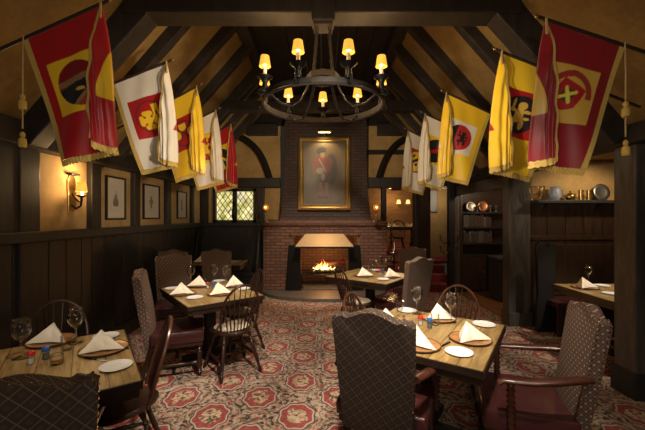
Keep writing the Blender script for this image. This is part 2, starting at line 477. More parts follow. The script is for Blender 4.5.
trim(MB().box(((-WX + CHX - 1.0) / 2 + .5, YB - .06, 3.60), (WX + CHX - 2.1, .14, .26), bev=.015))
trim(MB().box((-2.66, YB - .06, 1.90), (.16, .12, .80), bev=.01))
trim(MB().box((-1.38, YB - .06, 1.90), (.15, .12, .80), bev=.01))
def back_brace(x0, x1, bow, sg):
    n = 12; pts = []
    for i in range(n + 1):
        t = i / n; k = math.sin(math.pi * t) * bow
        pts.append((x0 + (x1 - x0) * t + sg * k * .8, YB - .07, 3.52 - 1.04 * t + k))
    return MB().tube(pts, .085, 4, flat=(.9, .9))
trim(back_brace(-2.05, -1.18, .16, 1)); trim(back_brace(2.15, 1.28, .16, -1))
# back wall right of the chimney (opening to the raised room)
mb = MB(); mb.prism([(CHX + 1.0, 2.3), (2.9, 2.3), (2.9, roof_z(2.75)), (XT, ZC), (CHX + 1.0, ZC)], YB, YB + .12)
struct(mb, 'wall_back_right', 'plaster')
trim(MB().box(((CHX + 1.0 + 2.9) / 2, YB - .06, 2.40), (1.9, .14, .24), bev=.015))
trim(MB().box((1.75, YB - .06, 3.60), (1.0, .14, .26), bev=.015))
trim(MB().box((2.28, YB - .04, 1.15), (.30, .22, 2.30), bev=.015), 'panel_warm')
trim(MB().box((2.11, YB - .05, 1.15), (.06, .28, 2.30), bev=.01), 'beam')
trim(MB().box((1.40, YB - .02, 1.15), (.10, .20, 2.30), bev=.01), 'black_paint')
# upper gable boards
mb = MB().prism([(-2.0, 3.7), (2.0, 3.7), (1.2, ZC), (-1.2, ZC)], YB - .02, YB + .01)
struct(mb, 'wall_gable_boards', 'board')
# roof planes + boarded top
for sgn in (-1, 1):
    p = [(sgn * WX, EZ), (sgn * XT, ZC), (sgn * XT, ZC + .1), (sgn * (WX + .1), EZ)]
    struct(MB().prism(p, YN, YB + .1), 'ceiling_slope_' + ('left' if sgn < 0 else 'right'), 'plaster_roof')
    trim(MB().box((sgn * (XT + .02), (YN + YB) / 2, ZC - .09), (.16, YB - YN, .20)), 'beam_y')
mb = MB(); x = -XT
while x < XT - .01:
    w = min(.26, XT - x); mb.box((x + w / 2, (YN + YB) / 2, ZC + .02), (w - .01, YB - YN, .05)); x += .26
struct(mb, 'ceiling', 'board')
# common rafters
def rafter(y, w=.11, h=.13, mat='beam_y'):
    for sgn in (-1, 1):
        trim(MB().bar((sgn * (WX - .03), y, EZ - h * .2), (sgn * XT, y, ZC - h * .75), w, h, .006), mat)
for yy in (-1.2, -.4, .4, 1.2, 1.95, 3.68, 4.42, 5.1, 6.6, 7.2): rafter(yy)
# main trusses with collar beams and posts
def truss(y, w=.20, posts=True, h=.30, zc=3.44, hb=.34):
    for sgn in (-1, 1):
        trim(MB().bar((sgn * (WX - .05), y, EZ - .02), (sgn * XT, y, ZC - .14), w, h, .012), 'beam')
    xc = WX - (zc + .1 - EZ) / SL
    trim(MB().box((0, y, zc + hb / 2), (2 * xc, w + .03, hb), bev=.012), 'beam')
truss(3.10, hb=.36); truss(5.92, w=.16, h=.2, hb=.17, zc=3.46)
for sgn in (-1, 1):
    px_, pw_ = (2.97, .34) if sgn > 0 else (-2.80, .20)
    trim(MB().box((px_, 3.15, 1.20), (pw_, .23, 2.44), bev=.015), 'grey_oak' if sgn > 0 else 'panel')
    trim(MB().box((px_, 3.15, .12), (pw_ + .04, .27, .24), bev=.015), 'panel')
# collar block for the chandelier
trim(MB().box((0.01, 3.02, 3.46), (.20, .16, .24), bev=.02), 'beam')
# right side: wall plate, posts, alcove with panelling, nook
trim(MB().box((WX + .06, (YN + YB) / 2, 2.40), (.22, YB - YN, .22), bev=.015), 'beam')
struct(MB().box((4.1, (YN + YB) / 2, 2.56), (2.7, YB - YN, .10)), 'ceiling_aisle', 'plaster')
struct(MB().box((5.42, (YN + YB) / 2, 1.3), (.12, YB - YN, 2.6)), 'wall_right', 'panel')
struct(MB().box(((-WX + 5.4) / 2, YN - .06, 2.2), (WX + 5.5, .12, 4.6)), 'wall_rear', 'panel')
# alcove back wall
struct(MB().box((4.25, 5.24, 2.2), (2.3, .10, .72)), 'wall_alcove', 'plaster')
mb = MB(); x = 3.15
while x < 5.35:
    mb.box((x + .14, 5.20, .93), (.272, .05, 1.86), bev=.006); x += .28
mb.box((4.25, 5.26, .93), (2.2, .06, 1.86))
struct(mb, 'wall_alcove_panelling', 'panel_warm')
trim(MB().box((4.25, 5.165, 1.32), (2.2, .03, .06), bev=.006), 'panel_warm')
trim(MB().box((2.985, 5.22, 1.15), (.33, .18, 2.30), bev=.012), 'grey_oak')
trim(MB().box((2.985, 5.20, .10), (.37, .24, .20), bev=.012), 'grey_oak')
# nook frame and walls
trim(MB().box((2.93, 6.35, 2.20), (.12, 2.1, .20), bev=.01), 'grey_oak')
trim(MB().box((2.92, 7.36, 1.15), (.16, .10, 2.30), bev=.01), 'grey_oak')
trim(MB().box((2.70, 7.12, 1.15), (.13, .12, 2.30), bev=.01), 'black_paint')
struct(MB().box((3.7, 7.66, 1.25), (1.7, .08, 2.5)), 'wall_nook_back', 'panel_warm')
struct(MB().box((4.5, 6.45, 1.25), (.08, 2.4, 2.5)), 'wall_nook_side', 'panel_warm')

# window with two leaded casements
wr = bpy.data.objects.new('window_1', None); COL.objects.link(wr); wr['kind'] = 'structure'
a, b, c, d = WIN
MB().box(((a + b) / 2, YB + .10, (c + d) / 2), (b - a, .02, d - c)).build('window_pane', 'window_glass', wr)
mb = MB()
for xx in (a + .03, (a + b) / 2, b - .03): mb.box((xx, YB, (c + d) / 2), (.06 if xx != (a + b) / 2 else .09, .10, d - c))
for zz in (c + .03, d - .03): mb.box(((a + b) / 2, YB, zz), (b - a, .10, .06))
mb.build('window_frame', 'panel', wr)
mb = MB(); mid = (a + b) / 2
for (x0, x1) in ((a + .06, mid - .045), (mid + .045, b - .06)):
    z0, z1 = c + .06, d - .06; st = .125; k = 1.4
    for sgn in (1, -1):
        q = -12
        while q < 14:
            # line z = z0 + sgn*k*(x-x0) + q*st*k
            pts = []
            for X in (x0, x1):
                Z = z0 + sgn * k * (X - x0) + q * st * k
                pts.append((X, Z))
            (xa, za), (xb, zb) = pts
            if za > zb: (xa, za), (xb, zb) = (xb, zb), (xa, za)
            if zb > z0 and za < z1:
                if za < z0: xa += (xb - xa) * (z0 - za) / (zb - za); za = z0
                if zb > z1: xb = xa + (xb - xa) * (z1 - za) / (zb - za); zb = z1
                if abs(zb - za) > .01: mb.rod((xa, YB + .07, za), (xb, YB + .07, zb), .0075, seg=5)
            q += 1
mb.build('lead_lattice', 'black_iron', wr)

# ------------------------------------------------------------------ raised room beyond the opening
for i, (z, y0) in enumerate(((.17, 7.35), (.34, 7.62), (.51, 7.89))):
    struct(MB().box(((1.40 + 2.86) / 2, y0 + .3, z / 2), (1.44, .6, z), bev=.015), 'floor_step_%d' % (i + 1), 'maroon_carpet')
struct(MB().box((2.4, 11.2, .55), (5.0, 6.2, .06)), 'floor_far', 'maroon_carpet')
struct(MB().box((2.6, 13.4, 1.9), (5.4, .12, 2.8)), 'wall_far', 'brick_far')
struct(MB().box((.9, 10.8, 1.9), (.12, 5.2, 2.8)), 'wall_far_side', 'plaster')
struct(MB().box((5.2, 10.8, 1.9), (.12, 5.2, 2.8)), 'wall_far_right', 'panel_warm')
struct(MB().box((2.6, 10.7, 3.1), (5.4, 6.0, .1)), 'ceiling_far', 'board')
struct(MB().box((3.5, 9.0, 1.7), (1.4, .08, 2.6)), 'wall_landing', 'plaster')

# ------------------------------------------------------------------ chairs
def face(fx, fy): return math.atan2(-fx, fy)
TURN = [(0, .012), (.06, .017), (.12, .019), (.16, .012), (.19, .02), (.22, .013), (.30, .020), (.55, .017), (.72, .022), (.76, .013), (.80, .021), (.84, .013), (.92, .02), (1, .018)]
TWIST = [(0, .020), (.05, .024)] + [(.10 + .8 * i / 14, .026 if i % 2 else .016) for i in range(15)] + [(.95, .024), (1, .020)]

def camel_outline(w0, w1, z0, z1):
    """outline of the back in x,z: camel hump between square shoulders"""
    pts = [(-w0, z0), (w0, z0)]
    pts += [(w0 + (w1 - w0) * t, z0 + (z1 - .05 - z0) * t) for t in (.25, .5, .75, .95)]
    n = 22
    for i in range(n + 1):
        x = w1 - 2 * w1 * i / n; u = abs(x) / w1
        if u > .80: z = z1 - .050 + .012 * math.cos((u - .9) / .1 * math.pi / 2)
        else: z = z1 - .055 + .055 * (.5 + .5 * math.cos(u / .80 * math.pi)) 
        if u > .97: z -= .010
        pts.append((x, z))
    pts += [(-(w0 + (w1 - w0) * t), z0 + (z1 - .05 - z0) * t) for t in (.95, .75, .5, .25)]
    return pts

def make_upholstered(fabric, arms):
    def mk():
        t = thing('upholstered_chair', '', 'chair')
        # seat
        mb = MB(); sw = .285 if arms else .25
        mb.prism([(-sw, .365), (sw, .365), (sw + .005, .43), (sw - .01, .475), (-sw + .01, .475), (-sw - .005, .43)], -.24, .27, bev=.022)
        mb.build('seat', 'vinyl', t, True)
        mb = MB(); mb.box((0, .015, .345), (2 * sw - .03, .48, .05), bev=.006); mb.build('seat_rail', 'chair_wood', t)
        # back, leaning away
        tilt = Matrix.Translation((0, -.215, .30)) @ Matrix.Rotation(R(9), 4, 'X') @ Matrix.Translation((0, 0, -.30))
        ol = camel_outline(.212, .245, .33, 1.115)
        mb = MB(tilt); mb.prism(ol, -.062, .012, bev=.016, seg=3)
        bk = mb.build('backrest', fabric, t, True)
        # padded inner face
        mb = MB(tilt)
        def pad(u, v):
            x = (u * 2 - 1) * .222 * (.88 + .12 * v); ux = abs(x) / .255
            top = 1.075 - .05 + (.05 * (.5 + .5 * math.cos(min(1, ux / .80) * math.pi)))
            z = .42 + (top - .42) * v
            return Vector((x, .010 + .035 * (max(0, math.sin(math.pi * u)) ** .5) * (max(0, math.sin(math.pi * min(1, v * .96 + .02))) ** .5), z))
        mb.grid(pad, 18, 18).build('back_pad', fabric, bk, True, 180)
        # nailheads round the edge of the back
        for yy in (-.050, .0):
          mb = MB(tilt); per = ol[2:]; acc = 0.
          for (x0, z0), (x1, z1) in zip(per, per[1:]):
            L = math.hypot(x1 - x0, z1 - z0); d = .03 - acc
            while d < L:
                px, pz = x0 + (x1 - x0) * d / L, z0 + (z1 - z0) * d / L
                nx, nz = (z1 - z0) / L, -(x1 - x0) / L
                mb.sphere((px - nx * .001, yy, pz - nz * .001), .0062, seg=6)
                d += .03
            acc = (acc + L) % .03
          mb.build('nailhead_trim', 'nail', bk, True)
        # legs
        for sx in (-1, 1):
            mb = MB(); mb.turned((sx * (sw - .045), .225, 0), (sx * (sw - .045), .225, .35), [(a, r * 1.35) for a, r in TURN], 12); mb.build('leg', 'chair_wood', t, True)
            mb = MB(); mb.bar((sx * .20, -.32, 0), (sx * .205, -.225, .36), .042, .042, .005); mb.build('leg', 'chair_wood', t)
        mb = MB()
        for sx in (-1, 1): mb.turned((sx * (sw - .045), .21, .14), (sx * .20, -.28, .14), TURN, 10)
        mb.turned((-(sw - .045), 0, .14), (sw - .045, 0, .14), TURN, 10)
        mb.build('stretcher', 'chair_wood', t, True)
        if arms:
            for sx in (-1, 1):
                xa = sx * (sw + .012)
                pts = [(sx * .235, -.30, .72), (sx * .255, -.22, .712), (sx * .275, -.12, .695), (xa, .0, .680), (xa, .10, .672), (xa, .155, .672), (xa, .182, .655)]
                mb = MB(); mb.tube(pts, lambda u: .030 * (1 + .15 * math.sin(u * 6)), 10, flat=(1., .62))
                ar = mb.build('arm', 'arm_wood', t, True, 60)
                mb = MB(); mb.turned((sx * (sw + .005), .115, .36), (xa, .12, .665), TWIST, 12); mb.build('arm_post', 'arm_wood', ar, True, 180)
        return t
    return mk

def make_windsor(pad=True, hoop='hoop_wood'):
    def mk():
        t = thing('windsor_chair', '', 'chair')
        mb = MB(); ol = []
        for i in range(28):
            a = 2 * math.pi * i / 28; r = 1.0
            x = .225 * math.cos(a); y = .205 * math.sin(a)
            if y < 0: x *= 1 - .12 * (-y / .205)
            y += .02 * math.cos(2 * a)
            ol.append((x, y))
        a = [mb.v((x, y, .425)) for x, y in ol]; b_ = [mb.v((x * 1.03, y * 1.03, .448)) for x, y in ol]; c_ = [mb.v((x * .97, y * .97, .460)) for x, y in ol]
        d_ = [mb.v((x * .6, y * .6, .448)) for x, y in ol]
        n = 28
        for p, q in ((a, b_), (b_, c_), (c_, d_)):
            for i in range(n): mb.bm.faces.new((p[i], p[(i + 1) % n], q[(i + 1) % n], q[i]))
        mb.bm.faces.new(a[::-1]); mb.bm.faces.new(d_)
        mb.build('seat', 'chair_wood', t, True, 50)
        if pad:
            mb = MB(); mb.sphere((0, .01, .463), .19, 1.0, .92, .13, 20); mb.build('seat_pad', 'cushion', t, True)
        for sx in (-1, 1):
            for sy in (-1, 1):
                mb = MB(); mb.turned((sx * (.235 if sy > 0 else .215), sy * .215 - .01 - (.03 if sy < 0 else 0), 0), (sx * .13, sy * .12, .435), [(q, r * 1.05) for q, r in TURN], 10)
                mb.build('leg', 'chair_wood', t, True)
        mb = MB()
        for sx in (-1, 1): mb.turned((sx * .195, .17, .17), (sx * .185, -.18, .17), [(0, .009), (.5, .017), (1, .009)], 8)
        mb.turned((-.19, 0, .17), (.19, 0, .17), [(0, .009), (.45, .012), (.5, .018), (.55, .012), (1, .009)], 8)
        mb.build('stretcher', 'chair_wood', t, True)
        def P(a):  # hoop, a from 0 to pi
            x = -.242 * math.cos(a) * (1 + .0 * math.sin(a)); zz = max(0., math.sin(a)) ** .80
            k = 1 - .26 * (1 - zz) ** 1.5
            z = .45 + .50 * zz
            return Vector((x * k, -.155 - .030 * math.sin(a) - (z - .45) * .24, z))
        mb = MB(); mb.tube([P(math.pi * i / 28) for i in range(29)], .0125, 8); mb.build('hoop', hoop, t, True)
        mb = MB()
        for i in range(8):
            u = (i - 3.5) / 3.5
            top = P(math.pi / 2 + u * .92); bot = Vector((u * .115, -.165 - .018 * (1 - u * u), .45))
            mb.turned(bot, top, [(0, .006), (.3, .0085), (1, .0045)], 6)
        mb.build('spindles', 'chair_wood', t, True)
        return t
    return mk

UP_D = make_upholstered('fabric_dark', False); UP_DA = make_upholstered('fabric_dark', True)
UP_L = make_upholstered('fabric_light', False); UP_LA = make_upholstered('fabric_light', True); UP_T = make_upholstered('fabric_taupe', False)
WN = make_windsor(True, 'chair_wood'); WR = make_windsor(False, 'hoop_wood'); WP = make_windsor(True, 'hoop_wood')
G1 = 'upholstered camelback chairs'; G2 = 'bow-back spindle chairs'
chairs = [
 (UP_D, 'ud', (-1.22, 1.45), (-.50, .86), 'dark diamond-fabric chair with brass nailheads, its back filling the near left corner', G1),
 (UP_L, 'ul', (-1.55, 3.64), (.94, .34), 'dotted brown upholstered chair seen side-on against the black panelling, left end of the middle table', G1),
 (UP_L, 'ul', (-2.02, 4.66), (.42, -.90), 'rose brown upholstered chair facing the camera behind the middle left table', G1),
 (UP_T, 'ut', (-2.42, 5.95), (.10, 1), 'half hidden taupe chair between the wall prints and the small window table', G1),
 (UP_T, 'ut', (-1.79, 6.02), (-.08, 1), 'taupe camelback chair seen from behind in front of the leaded window table', G1),
 (UP_DA, 'uda', (.45, 2.30), (.44, .90), 'large dark diamond-fabric armchair in the foreground turned away, left of the near right table', G1),
 (UP_LA, 'ula', (1.33, 2.25), (-.94, .34), 'armchair with dotted fabric back, maroon seat and twisted arm posts', G1),
 (UP_T, 'ut', (1.11, 4.84), (-.56, .83), 'taupe chair with nailheads seen from the side at the table by the fireplace', G1),
 (UP_T, 'ut', (1.52, 5.80), (-.30, -.95), 'taupe chair facing the camera before the red steps, beyond the fireplace table', G1),
 (WR, 'wr', (-2.02, 2.57), (.55, -.83), 'bow-back spindle chair by the panelling, behind the glasses of the near left table', G2),
 (WR, 'wr', (-1.31, 2.20), (-.88, -.47), 'bow-back chair seen edge-on at the side of the near left table', G2),
 (WN, 'wn', (-.97, 3.67), (-.60, .80), 'dark bow-back chair with cream pad, nearest of those pulled to the middle left table', G2),
 (WN, 'wn', (-1.05, 4.26), (-.80, -.55), 'bow-back chair at the far corner of the middle left table, next to the brick pillar', G2),
 (WP, 'wp', (1.22, 3.16), (-.52, -.85), 'bow-back spindle chair behind the near right table, facing the camera', G2),
 (WP, 'wp', (.50, 2.90), (.80, -.50), 'bow-back chair with red brown hoop just above the large armchair', G2),
 (WN, 'wn', (.50, 4.80), (.86, .40), 'tall dark spindle chair in front of the fire, side-on at the fireplace table', G2),
]
for mk, key, (x, y), (fx, fy), lab, g in chairs:
    place(mk, key, (x, y, 0), face(fx, fy), lab, g)

# ------------------------------------------------------------------ tables
def make_table(L, W, base='pedestal', label='', loc=(0, 0), rz=0., name='dining_table'):
    """L along local y, W along local x, top surface at .76"""
    t = thing(name, label, 'table', (loc[0], loc[1], 0), rz)
    MB().box((0, 0, .739), (W - .016, L - .016, .043), bev=.003).build('tabletop', 'table_top', t)
    mb = MB()
    for s_ in (-1, 1): mb.box((s_ * (W / 2 - .005), 0, .735), (.012, L, .046), bev=.003); mb.box((0, s_ * (L / 2 - .005), .735), (W - .022, .012, .046), bev=.003)
    mb.build('edge_band', 'table_edge', t)
    mb = MB()
    for s in (-1, 1):
        mb.box((s * (W / 2 - .03), 0, .690), (.03, L - .04, .052)); mb.box((0, s * (L / 2 - .03), .690), (W - .09, .03, .052))
    mb.build('apron', 'table_edge', t)
    if base == 'pedestal':
        MB().box((0, 0, .36), (.11, .11, .62), bev=.01).build('pedestal', 'black_paint', t)
        mb = MB(); mb.box((0, 0, .04), (.62, .075, .06), bev=.01); mb.box((0, 0, .041), (.075, .62, .06), bev=.01)
        mb.build('base', 'black_paint', t)
        mb = MB(); mb.box((0, 0, .685), (.5, .06, .03)); mb.box((0, 0, .684), (.06, .5, .03)); mb.build('top_bracket', 'black_paint', t)
    elif base == 'curved':
        for sx in (-1, 1):
            for sy in (-1, 1):
                pts = []
                for i in range(11):
                    u = i / 10; r = .03 + .10 * math.sin(math.pi * u) ** 1.5 * (1 if u < .9 else .8)
                    px = sx * (W / 2 - .13 - .12 * math.sin(math.pi * u * .9)); py = sy * (L / 2 - .16 - .10 * math.sin(math.pi * u * .9))
                    pts.append((px, py, .70 * (1 - u)))
                MB().tube(pts, .026, 10).build('leg', 'steel', t, True)
    return t
def v2(a): return Vector((a[0], a[1]))
# (corner, direction of the long edge, long, short direction sign)
def table_at(corner, d, L, W, side, **kw):
    d = v2(d).normalized(); p = Vector((-d.y, d.x)) * side
    c = v2(corner) + d * L / 2 + p * W / 2
    return make_table(L, W, loc=(c.x, c.y), rz=face(d.x, d.y), **kw), c
table_at((-.971, 1.845), (-.572, .82), 1.02, .95, 1, base='curved', label='worn plank dining table in the near left corner, on curved steel legs')
table_at((-1.307, 3.31), (-.616, .788), 1.13, .84, -1, label='worn plank dining table in the middle left, between the panelling and the carpet aisle')
table_at((.925, 1.94), (.567, .824), 1.02, .95, 1, label='worn plank dining table in the near right, its corner towards the maroon armchair')
table_at((.84, 4.42), (.60, .80), .95, 1.0, 1, label='dining table on a black post in front of the fireplace')
make_table(.72, .95, loc=(-1.95, 6.50), rz=0, label='small dining table between the window settle and a taupe chair')
make_table(.95, 1.35, loc=(3.70, 4.0), rz=0, label='dining table in the panelled alcove behind the black post')

# ------------------------------------------------------------------ things on the tables
TZ = .7605
def onT(px, py, z=TZ):
    k = (H - z) / (py - CY); return ((px - CX) * k, F * k, z)
def near(p, dx=0, dy=0, dz=0): return (p[0] + dx, p[1] + dy, p[2] + dz)
def mk_charger():
    t = thing('charger_plate', '', 'plate')
    Z = Matrix.Diagonal((.9, .9, 1, 1))
    MB(Z).lathe([(.09, 0), (.135, .006), (.158, .013), (.160, .016), (.135, .0105), (.088, .005)], 36, cap=True).build('dish', 'charger', t, True)
    pts = [(.142 * math.cos(a), .142 * math.sin(a), .0145) for a in [2 * math.pi * i / 40 for i in range(40)]]
    MB().tube(pts, .0035, 6, closed=True).build('rim', 'charger_rim', t, True); return t
def mk_plate():
    o = MB().lathe([(.045, 0), (.06, .003), (.086, .010), (.088, .0125), (.084, .0125), (.058, .006), (.04, .0045)], 36).build('bread_plate', 'china', None, True, 180)
    o['category'] = 'plate'; return o
def napkin_mesh(kind):
    mb = MB(); rnd = random.Random(kind * 7 + 3)
    def shell(s, dz, lift):
        ox = (-.02, 0, .03)[kind]
        P = Vector((ox, .020, .120 * s + dz)); Fc = Vector((ox * .6 + .012, -.048, .010 + dz * .3)); L = Vector((-.124 * s, -.070 * s, .003)); Rr = Vector((.126 * s, -.060 * s, .003)); B = Vector((-.01, .112 * s, .003))
        def tri(a, b, c, bow, n=7):
            nrm = (b - a).cross(c - a).normalized()
            vs = {}
            for i in range(n + 1):
                for j in range(n + 1 - i):
                    u, v = i / n, j / n; w = 1 - u - v
                    p = a * w + b * u + c * v
                    q = p + nrm * (bow * 27 * u * v * w * .5 + .002 * math.sin(u * 17 + v * 9 + kind))
                    vs[i, j] = mb.v(q)
            for i in range(n):
                for j in range(n - i):
                    mb.bm.faces.new((vs[i, j], vs[i + 1, j], vs[i, j + 1]))
                    if j < n - i - 1: mb.bm.faces.new((vs[i + 1, j], vs[i + 1, j + 1], vs[i, j + 1]))
        tri(P, L, Fc, .022); tri(P, Fc, Rr, -.016 if lift else .012); tri(P, Rr, B, .008); tri(P, B, L, .008)
    shell(1.0, 0, True); shell(1.04, -.016, False)
    return mb
def mk_napkin(kind=0):
    def mk():
        o = napkin_mesh(kind).build('folded_napkin', 'napkin', None, True, 50); o['category'] = 'napkin'; return o
    return mk
def mk_wine():
    t = thing('wine_glass', '', 'glass')
    Z = Matrix.Diagonal((1.28, 1.28, 1.28, 1))
    MB(Z).lathe([(.001, .0), (.036, .0), (.036, .003), (.010, .007), (.0045, .016), (.0042, .078), (.010, .086)], 20, cap=False).build('stem', 'glass', t, True, 180)
    MB(Z).lathe([(.006, .084), (.024, .096), (.039, .122), (.041, .150), (.035, .190), (.0335, .190), (.0395, .150), (.0375, .123), (.023, .099), (.002, .088)], 22, cap=False).build('bowl', 'glass', t, True, 180)
    return t
def mk_tumbler():
    o = MB().lathe([(.001, 0), (.027, 0), (.033, .04), (.036, .095), (.0345, .095), (.0315, .04), (.025, .008), (.001, .008)], 22, cap=False).build('water_glass', 'glass', None, True, 60); o['category'] = 'glass'; return o
def mk_votive():
    t = thing('candle_glass', '', 'candle holder')
    MB().lathe([(.001, 0), (.026, 0), (.036, .02), (.034, .05), (.030, .062), (.0285, .062), (.0325, .05), (.034, .021), (.024, .004)], 20, cap=False).build('cup', 'glass', t, True, 180)
    MB().lathe([(.022, .005), (.030, .02), (.029, .032)], 18).build('wax', 'amber', t, True); return t
def mk_shaker(cap, fill):
    def mk():
        t = thing('shaker', '', 'shaker')
        MB().lathe([(.018, 0), (.021, .004), (.019, .052), (.015, .058)], 8).build('jar', 'glass', t)
        MB().lathe([(.014, .003), (.0165, .006), (.015, .038)], 8).build('filling', fill, t)
        MB().lathe([(.020, .052), (.022, .056), (.022, .068), (.018, .078), (.008, .081)], 14).build('cap', cap, t, True); return t
    return mk
def mk_knife():
    t = thing('dinner_knife', '', 'knife')
    mb = MB(); mb.prism([(-.008, .0), (.008, 0), (.009, .09), (.003, .115), (-.007, .10)], .001, .0035, Matrix.Rotation(R(90), 4, 'X')); 
    mb.build('blade', 'steel', t)
    MB().tube([(0, .0, .006), (0, .04, .007), (0, .09, .006)], lambda u: .006 + .003 * math.sin(u * 3), 8, flat=(1, .6)).build('handle', 'black_iron', t, True); return t
S_R = mk_shaker('red_cap', 'salt'); S_B = mk_shaker('blue_cap', 'pepper')
NK = [mk_napkin(0), mk_napkin(1), mk_napkin(2)]
def setting(items, where, grp):
    """items: kind, px, py, rz, label fragment"""
    for it in items:
        k, px, py, rz, lab = it[:5]; p = onT(px, py)
        if k == 'nap':
            place(mk_charger, 'charger', p, 0, 'charger under the ' + lab, 'chargers ' + grp)
            place(NK[int(rz) % 3], 'nap%d' % (int(rz) % 3), near(p, 0, 0, .0125), R(rz), lab[0].lower() + lab[1:], 'folded napkins ' + grp)
        elif k == 'plate': place(mk_plate, 'plate', p, 0, lab, 'bread plates ' + grp)
        elif k == 'wine': place(mk_wine, 'wine', p, 0, lab, 'glasses ' + grp)
        elif k == 'tumb': place(mk_tumbler, 'tumb', p, 0, lab, 'glasses ' + grp)
        elif k == 'vot': place(mk_votive, 'vot', p, 0, lab)
        elif k == 'red': place(S_R, 'sr', p, 0, lab, 'shakers ' + grp)
        elif k == 'blue': place(S_B, 'sb', p, 0, lab, 'shakers ' + grp)
        elif k == 'knife': place(mk_knife, 'kn', p, R(rz), lab)
T1, T2, T3, T4, T5 = 'on the near left table', 'on the middle left table', 'on the near right table', 'on the fireplace table', 'on the small window table'
setting([
 ('nap', 104, 350, 21, 'cream napkin between the two bread plates of the near left table'),
 ('nap', 52, 342, 4, 'cream napkin behind the shakers of the near left table'),
 ('plate', 116, 367, 0, 'white bread plate near the front corner of the near left table'),
 ('plate', 106, 337, 0, 'white bread plate behind the napkin at the back of the near left table'),
 ('wine', 21, 358, 0, 'wine glass on the near left table, outermost, beside the red shaker'),
 ('wine', 76, 343, 0, 'wine glass on the near left table, between the two napkins'),
 ('tumb', 67, 350, 0, 'water glass on the near left table, next to the blue shaker'),
 ('vot', 57, 364, 0, 'clear candle glass in front of the blue shaker on the near left table'),
 ('red', 31, 364, 0, 'red-capped shaker on the near left table'),
 ('blue', 46, 359, 0, 'blue-capped shaker on the near left table'),
 ('knife', 120, 346, 60, 'dinner knife beside the napkin on the near left table'),
 ('knife', 96, 360, 75, 'dinner knife behind the front bread plate of the near left table')], T1, T1)
setting([
 ('nap', 183, 294, 12, 'cream napkin on the middle left table, nearest the panelling'),
 ('nap', 199, 286, 1, 'upright cream napkin at the back of the middle left table'),
 ('nap', 220, 294, 30, 'cream napkin on the middle left table, by the nearest spindle chair'),
 ('nap', 232, 286, 41, 'cream napkin on the middle left table, nearest the fireplace'),
 ('plate', 172, 289, 0, 'white bread plate at the wall end of the middle left table'),
 ('plate', 195, 298, 0, 'white bread plate at the front corner of the middle left table'),
 ('plate', 219, 281.5, 0, 'white bread plate at the back of the middle left table'),
 ('plate', 243, 289, 0, 'white bread plate on the middle left table, nearest the fireplace'),
 ('wine', 191, 285, 0, 'wine glass on the middle left table, beside the upright napkin'),
 ('wine', 214, 283, 0, 'tall wine glass on the middle left table, behind the shakers'),
 ('wine', 226, 284, 0, 'wine glass on the middle left table, between the two far napkins'),
 ('tumb', 203, 284, 0, 'water glass on the middle left table, left of the red shaker'),
 ('red', 207.5, 288.5, 0, 'red-capped shaker on the middle left table'),
 ('blue', 213, 288.5, 0, 'blue-capped shaker on the middle left table')], T2, T2)
setting([
 ('nap', 470, 340, 12, 'cream napkin on the near right table, beside the back plate'),
 ('nap', 419, 346, -30, 'cream napkin on the near right table, beside the knife'),
 ('nap', 388, 325, -18, 'cream napkin on the near right table, beside the candle glass'),
 ('nap', 438, 319, 1, 'upright cream napkin on the near right table, behind the blue shaker'),
 ('plate', 459, 353, 0, 'white bread plate at the front corner of the near right table'),
 ('plate', 484, 325, 0, 'white bread plate at the back corner of the near right table'),
 ('plate', 407, 311, 0, 'white bread plate at the far edge of the near right table'),
 ('wine', 417, 314, 0, 'wine glass on the near right table, beside the far bread plate'),
 ('wine', 451, 322, 0, 'wine glass on the near right table, between the upright and the large napkin'),
 ('tumb', 400, 311, 0, 'water glass at the far edge of the near right table'),
 ('tumb', 435, 325, 0, 'small water glass before the upright napkin on the near right table'),
 ('vot', 401, 323, 0, 'candle glass with amber wax on the near right table'),
 ('red', 420.5, 325, 0, 'red-capped shaker on the near right table'),
 ('blue', 429.5, 328, 0, 'blue-capped shaker on the near right table'),
 ('knife', 443, 346, -50, 'dark-handled knife on the near right table, beside the front bread plate')], T3, T3)
setting([
 ('nap', 364, 276, 12, 'cream napkin on the fireplace table, towards the copper hood'),
 ('nap', 391, 277, 12, 'cream napkin on the fireplace table, beside the side-on taupe chair'),
 ('plate', 383, 279.5, 0, 'white bread plate at the front of the fireplace table'),
 ('plate', 375, 270.5, 0, 'white bread plate at the back of the fireplace table'),
 ('wine', 379, 272, 0, 'wine glass at the centre of the fireplace table'),
 ('tumb', 370, 271, 0, 'water glass on the fireplace table, behind the left napkin'),
 ('wine', 389, 271.5, 0, 'wine glass on the fireplace table, behind the right napkin'),
 ('red', 379.5, 275.5, 0, 'red-capped shaker on the fireplace table'),
 ('blue', 383, 274, 0, 'blue-capped shaker on the fireplace table')], T4, T4)
setting([
 ('nap', 201, 262.5, 1, 'cream napkin on the small table under the leaded window'),
 ('plate', 234, 262, 0, 'white bread plate on the small table under the leaded window')], T5, T5)
setting([
 ('nap', 585, 288, 12, 'cream napkin on the alcove table'),
 ('plate', 602, 286, 0, 'white bread plate at the back of the alcove table'),
 ('plate', 611, 294, 0, 'white bread plate at the front of the alcove table, touching the black post'),
 ('wine', 588, 284, 0, 'wine glass on the alcove table'),
 ('tumb', 582, 284, 0, 'water glass on the alcove table')], 'on the alcove table', 'on the alcove table')

